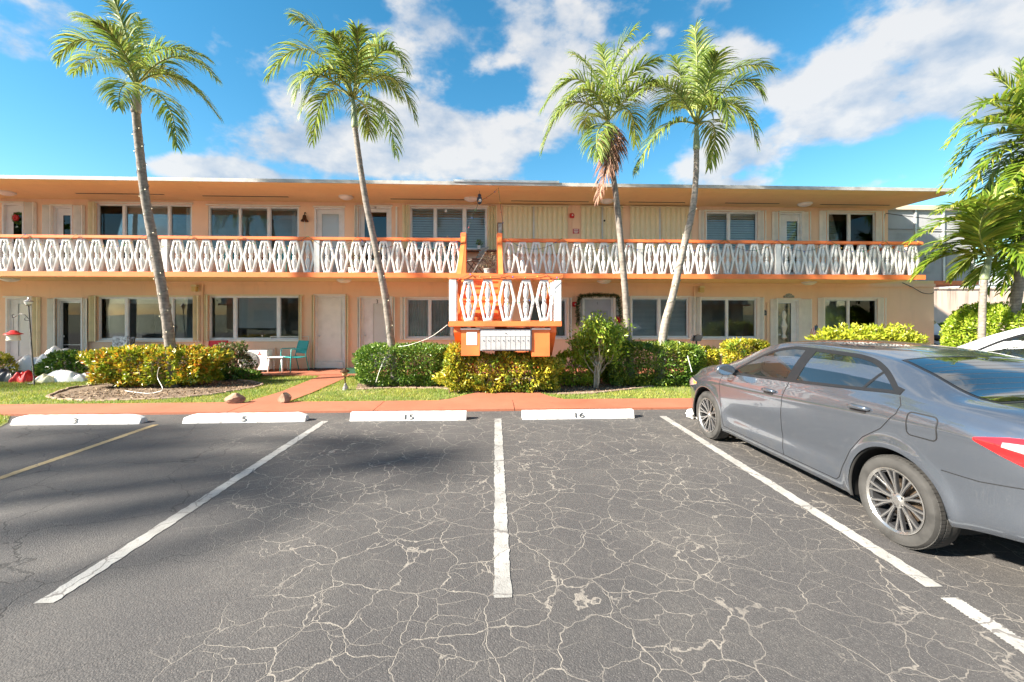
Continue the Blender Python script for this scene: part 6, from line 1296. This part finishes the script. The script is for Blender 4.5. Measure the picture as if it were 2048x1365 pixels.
        patch('indicator', 3.99, 4.10, lambda x: float(hlo(x)) + .01, lambda x: float(hhi(x)) - .008, M('amber', (.75, .36, .06), .15), .008, 8, 4, hl)
        # wheels and wells
        for ax in (B.RA, B.FA):
            well = MB(); K = 26; vs = []; A1 = 192 if ax == B.RA else 214
            for i in range(K + 1):
                a = R(-17 + A1 * i / K); 
                for yy, rr in ((.872, Ra + .002), (.862, Ra - .012), (.845, Ra + .004), (.58, Ra + .004)): vs.append((ax + rr * math.cos(a), yy * sg, B.RW + rr * math.sin(a)))
            well.add(vs, [(4 * i + k, 4 * i + k + 1, 4 * i + k + 5, 4 * i + k + 4) for i in range(K) for k in range(3)]); c0 = len(well.v); well.add([(ax, .58 * sg, B.RW)] + [(ax + Ra * math.cos(R(-17 + A1 * i / K)), .58 * sg, B.RW + Ra * math.sin(R(-17 + A1 * i / K))) for i in range(K + 1)], [(0, i + 1, i + 2) for i in range(K)]); well.build('wheel_well', M('under', ()), root, True)
            wh = empty('wheel', (0, 0, 0), 0); wh.parent = root; WL[wh.name] = Vector((0, 0, 0)); wc = (ax, 0, B.RW); yo = .868
            def lat(nm, prof, mat, seg=56): q_ = MB(); q_.lathe([(r_, h_ * sg) for r_, h_ in prof], wc, 'y', seg, ring=nm != 'brake_disc'); return q_.build(nm, mat, wh, 'auto')
            lat('tyre', [(.232, yo - .205), (.262, yo - .212), (.300, yo - .205), (.314, yo - .185), (.318, yo - .15), (.3185, yo - .11), (.318, yo - .05), (.314, yo - .025), (.302, yo - .006), (.275, yo), (.245, yo - .004), (.233, yo - .012)], M('tyre', ()))
            q_ = MB()
            for k in range(72): # tread blocks on the shoulder
                a = 2 * math.pi * k / 72
                for y0_, y1_ in ((.028, .060), (.072, .105)):
                    pa = []
                    for aa in (a, a + .070):
                        for rr in (.3165, .3215):
                            for yy in (yo - y0_, yo - y1_): pa.append((ax + rr * math.cos(aa), yy * sg, B.RW + rr * math.sin(aa)))
                    q_.add(pa, [(0, 1, 3, 2), (4, 6, 7, 5), (2, 3, 7, 6), (0, 2, 6, 4), (1, 5, 7, 3)])
            q_.build('tread', M('tyre', ()), wh)
            lat('rim_barrel', [(.20, yo - .16), (.218, yo - .15), (.218, yo - .03), (.224, yo - .02), (.20, yo - .03), (.20, yo - .15)], M('rim_black', (.03, .031, .034), .3))
            lat('brake_disc', [(.001, yo - .115), (.15, yo - .115), (.15, yo - .095), (.001, yo - .095)], M('disc', (.20, .15, .11), .45, .4, 14, 0, 60, .8))
            silver = M('machined', (.52, .51, .50), .24, .06, 6, 0, 60, .9); q_ = MB(); q_.lathe([(.218, (yo - .022) * sg), (.232, (yo - .010) * sg), (.232, (yo - .004) * sg), (.226, (yo - .003) * sg), (.213, (yo - .014) * sg), (.213, (yo - .024) * sg)], wc, 'y', 56, ring=True)
            rb = MB()
            for k in range(10):
                a0 = 2 * math.pi * k / 10 + .15
                for off_, wd2 in ((-.062, .0038), (.062, .0038)):
                    for mbld, ex, dy in ((q_, 0, 0), (rb, .006, -.004)):
                        pa = []
                        for rr, ang_, ww, yy in ((.040, off_ * .9, wd2 * .9, yo - .038), (.12, off_ * .95, wd2 * 1.1, yo - .030), (.20, off_ * 1.9, wd2 * 1.5, yo - .018), (.2155, off_ * 2.25, wd2 * 1.9, yo - .017)):
                            c_, s_ = math.cos(a0 + ang_), math.sin(a0 + ang_); 
                            for sd in (-1, 1):
                                for dp in (0, -.022): pa.append((ax + rr * c_ - sd * (ww + ex) * s_, (yy + dy + dp) * sg, B.RW + rr * s_ + sd * (ww + ex) * c_))
                        fs = []
                        for i in range(3):
                            o_ = 4 * i; fs += [(o_, o_ + 4, o_ + 6, o_ + 2), (o_ + 1, o_ + 3, o_ + 7, o_ + 5), (o_, o_ + 1, o_ + 5, o_ + 4), (o_ + 2, o_ + 6, o_ + 7, o_ + 3)]
                        mbld.add(pa, fs)
            q_.lathe([(.058, (yo - .05) * sg), (.056, (yo - .036) * sg), (.034, (yo - .030) * sg), (.030, (yo - .026) * sg), (.001, (yo - .025) * sg)], wc, 'y', 24); q_.build('rim', silver, wh, 'auto'); rb.build('spoke_backs', M('rim_black', ()), wh)
            for k in range(5): a = 2 * math.pi * k / 5; q_ = MB(); q_.lathe([(.009, (yo - .048) * sg), (.009, (yo - .032) * sg), (.001, (yo - .031) * sg)], (ax + .046 * math.cos(a), 0, B.RW + .046 * math.sin(a)), 'y', 6); q_.build('wheel_nut', M('rim_black', ()), wh)
    # rear and front screens on the top surface
    def tpatch(nm, x0, x1, yf, mat, off, nxp=30, nyp=24):
        q_ = MB(); vs = []
        for i in range(nxp + 1):
            x = x0 + (x1 - x0) * i / nxp; w_ = yf(x)
            for j in range(nyp + 1): vs.append(B.top(x, -w_ + 2 * w_ * j / nyp, off))
        w2 = nyp + 1; q_.add(vs, [(i * w2 + j, (i + 1) * w2 + j, (i + 1) * w2 + j + 1, i * w2 + j + 1) for i in range(nxp) for j in range(nyp)]); return q_.build(nm, mat, root, True)
    rgf = pchip([.55, .8, 1.0, 1.22], [.575, .575, .560, .530]); wsf = pchip([2.78, 3.0, 3.3, 3.52], [.50, .54, .60, .64])
    tpatch('rear_window_border', .525, 1.245, lambda x: float(rgf(x)) + .022, blk, .0025); tpatch('rear_window', .56, 1.215, lambda x: float(rgf(x)), gls, .005); tpatch('windshield', 2.79, 3.50, lambda x: float(wsf(x)), gls, .004)
    q_ = MB()
    for k in range(9): # demister wires
        x = .64 + .058 * k; w_ = float(rgf(x)) - .05; q_.tube([B.top(x, -w_ + 2 * w_ * j / 12, .0062) for j in range(13)], .0006, 4)
    q_.build('demister', M('demist', (.10, .07, .06), .5), root)
    q_ = MB(); q_.box(.012, .03, -.16, .16, .70, .80); q_.build('number_plate', M('plate', (.8, .8, .78), .5), root, bevel=.003)
    return root
def carglass():
    b = NB('car_glass'); b.p.inputs['Base Color'].default_value = (.010, .012, .012, 1); b.p.inputs['Roughness'].default_value = .02; b.p.inputs['IOR'].default_value = 1.75
    b.p.inputs['Coat Weight'].default_value = 1; b.p.inputs['Coat Roughness'].default_value = .015; b.p.inputs['Specular IOR Level'].default_value = .9; MATS['car_glass'] = b.m; return b.m
def carpaint(name, col, metal=.78, rough=.2):
    b = NB(name); co = b.coord(); fl = b.n('ShaderNodeTexVoronoi'); fl.inputs['Scale'].default_value = 900; b.l(co, fl.inputs['Vector'])
    c_ = b.mix(b.mrange(fl.outputs['Distance'], .2, .8, .0, .25), col, tuple(min(1, x * 1.7) for x in col)); dz = b.n('ShaderNodeSeparateXYZ'); b.l(co, dz.inputs[0])
    dust = b.math('MULTIPLY', b.mrange(b.noise(co, 5, 6, .7).outputs[0], .4, .75), b.mrange(dz.outputs[2], .18, .55, .40, .04)); c_ = b.mix(dust, c_, (.34, .32, .29))
    b.l(c_, b.p.inputs['Base Color']); b.p.inputs['Metallic'].default_value = metal; b.p.inputs['Roughness'].default_value = rough; b.p.inputs['Coat Weight'].default_value = 1; b.p.inputs['Coat Roughness'].default_value = .005; b.p.inputs['Coat IOR'].default_value = 1.75
    return b.m
rw, fw_ = G(1785, 1087), G(1413, 877); hd = (fw_ - rw).normalized(); crz = math.atan2(hd.y, hd.x); lat_ = Vector((hd.y, -hd.x, 0)); org_ = rw + lat_ * .868 - hd * 1.0
make_car('grey-blue metallic sedan parked nose-in with black multi-spoke alloy wheels', org_, crz, carpaint('paint_greyblue', (.138, .160, .198)))
make_car('white sedan parked beyond the grey-blue sedan', org_ + lat_ * 2.75 - hd * .15, crz, carpaint('paint_white', (.55, .56, .57), 0, .4), 1.135)
# crumpled paper under the nose
c = G(1390, 838); bm_ = bmesh.new(); bmesh.ops.create_icosphere(bm_, subdivisions=3, radius=1); rs_ = random.Random(4)
for v in bm_.verts: k = 1 + rs_.uniform(-.35, .25); v.co = Vector((c.x + v.co.x * .13 * k, c.y + v.co.y * .10 * k, .085 + v.co.z * .085 * k))
me = bpy.data.meshes.new('crumpled_bag'); bm_.to_mesh(me); bm_.free(); tag(meshobj('crumpled_bag', me, M('paper', ()), base=(c.x, c.y, 0)), 'crumpled white bag on the asphalt at the sedan front bumper', 'bag')
# far van corner and motorcycle by the garden wall
vx = XW(1872, 15.5); van = empty('parked_van', (vx, 16.5, 0), 0, 'pale blue-white vehicle nose showing past the block corner', 'van'); q = MB(); q.prism_xz([(vx - 3.2, .35), (vx + .55, .35), (vx + .62, .6), (vx + .45, .95), (vx + .1, 1.35), (vx - .3, 1.75), (vx - 3.2, 1.8)], 15.5, 17.2); q.build('body', M('van_white', (.66, .72, .84), .3, .03, 1, 0, 60, 0, .8), van, bevel=.06)
q = MB(); q.prism_xz([(vx - .05, 1.32), (vx + .02, 1.36), (vx - .33, 1.72), (vx - .9, 1.72), (vx - .9, 1.32)], 15.485, 15.497); q.build('side_window', MATS['car_glass'], van)
for dx in (-.25, -2.6): q = MB(); q.lathe([(.18, -.02), (.31, 0), (.32, .06), (.32, .2), (.2, .22)], (vx + dx, 15.45, .32), 'y', 24); q.build('wheel', M('tyre', ()), van, 'auto')
mp_ = Vector((XW(1902, 15.2), 15.2, 0)); mo = empty('motorcycle', mp_, R(-8), 'red and black motorcycle parked before the round bush', 'motorcycle', None, True)
for dx in (-.62, .66): q = MB(); q.lathe([(.20, -.05), (.29, -.06), (.31, 0), (.29, .06), (.20, .05)], (dx, 0, .31), 'y', 28); w_ = q.build('wheel', M('tyre', ()), mo, 'auto'); q = MB(); q.lathe([(.05, -.04), (.19, -.03), (.19, .03), (.05, .04)], (dx, 0, .31), 'y', 20); q.build('rim', alum, w_, 'auto')
q = MB(); q.tube([(-.62, 0, .31), (-.1, 0, .35), (.2, 0, .55), (.42, 0, .85), (.66, 0, .31)], .04, 8); q.build('frame', dark, mo, True); q = MB(); q.tube([(.35, 0, .80), (.15, 0, .88), (-.1, 0, .82), (-.2, 0, .76)], [.08, .14, .13, .07], 12); q.build('fuel_tank', red, mo, True); q = MB(); q.tube([(-.15, 0, .78), (-.45, 0, .80), (-.85, 0, .92)], [.09, .11, .06], 10); q.build('seat', black, mo, True)
q = MB(); q.tube([(-.7, 0, .80), (-.98, 0, .92), (-1.05, 0, .86)], [.05, .07, .03], 8); q.build('tail', red, mo, True); q = MB(); q.tube([(.36, -.32, 1.0), (.42, -.15, .98), (.42, .15, .98), (.36, .32, 1.0)], .016, 8); q.build('handlebar', dark, mo, True); q = MB(); q.lathe([(.001, 0), (.07, .02), (.09, .08), (.001, .09)], (.47, 0, .84), 'x', 14); q.build('headlight', lampw, mo, 'auto'); q = MB(); q.box(-.22, .22, -.14, .14, .30, .60); q.build('engine', alum, mo, bevel=.05)
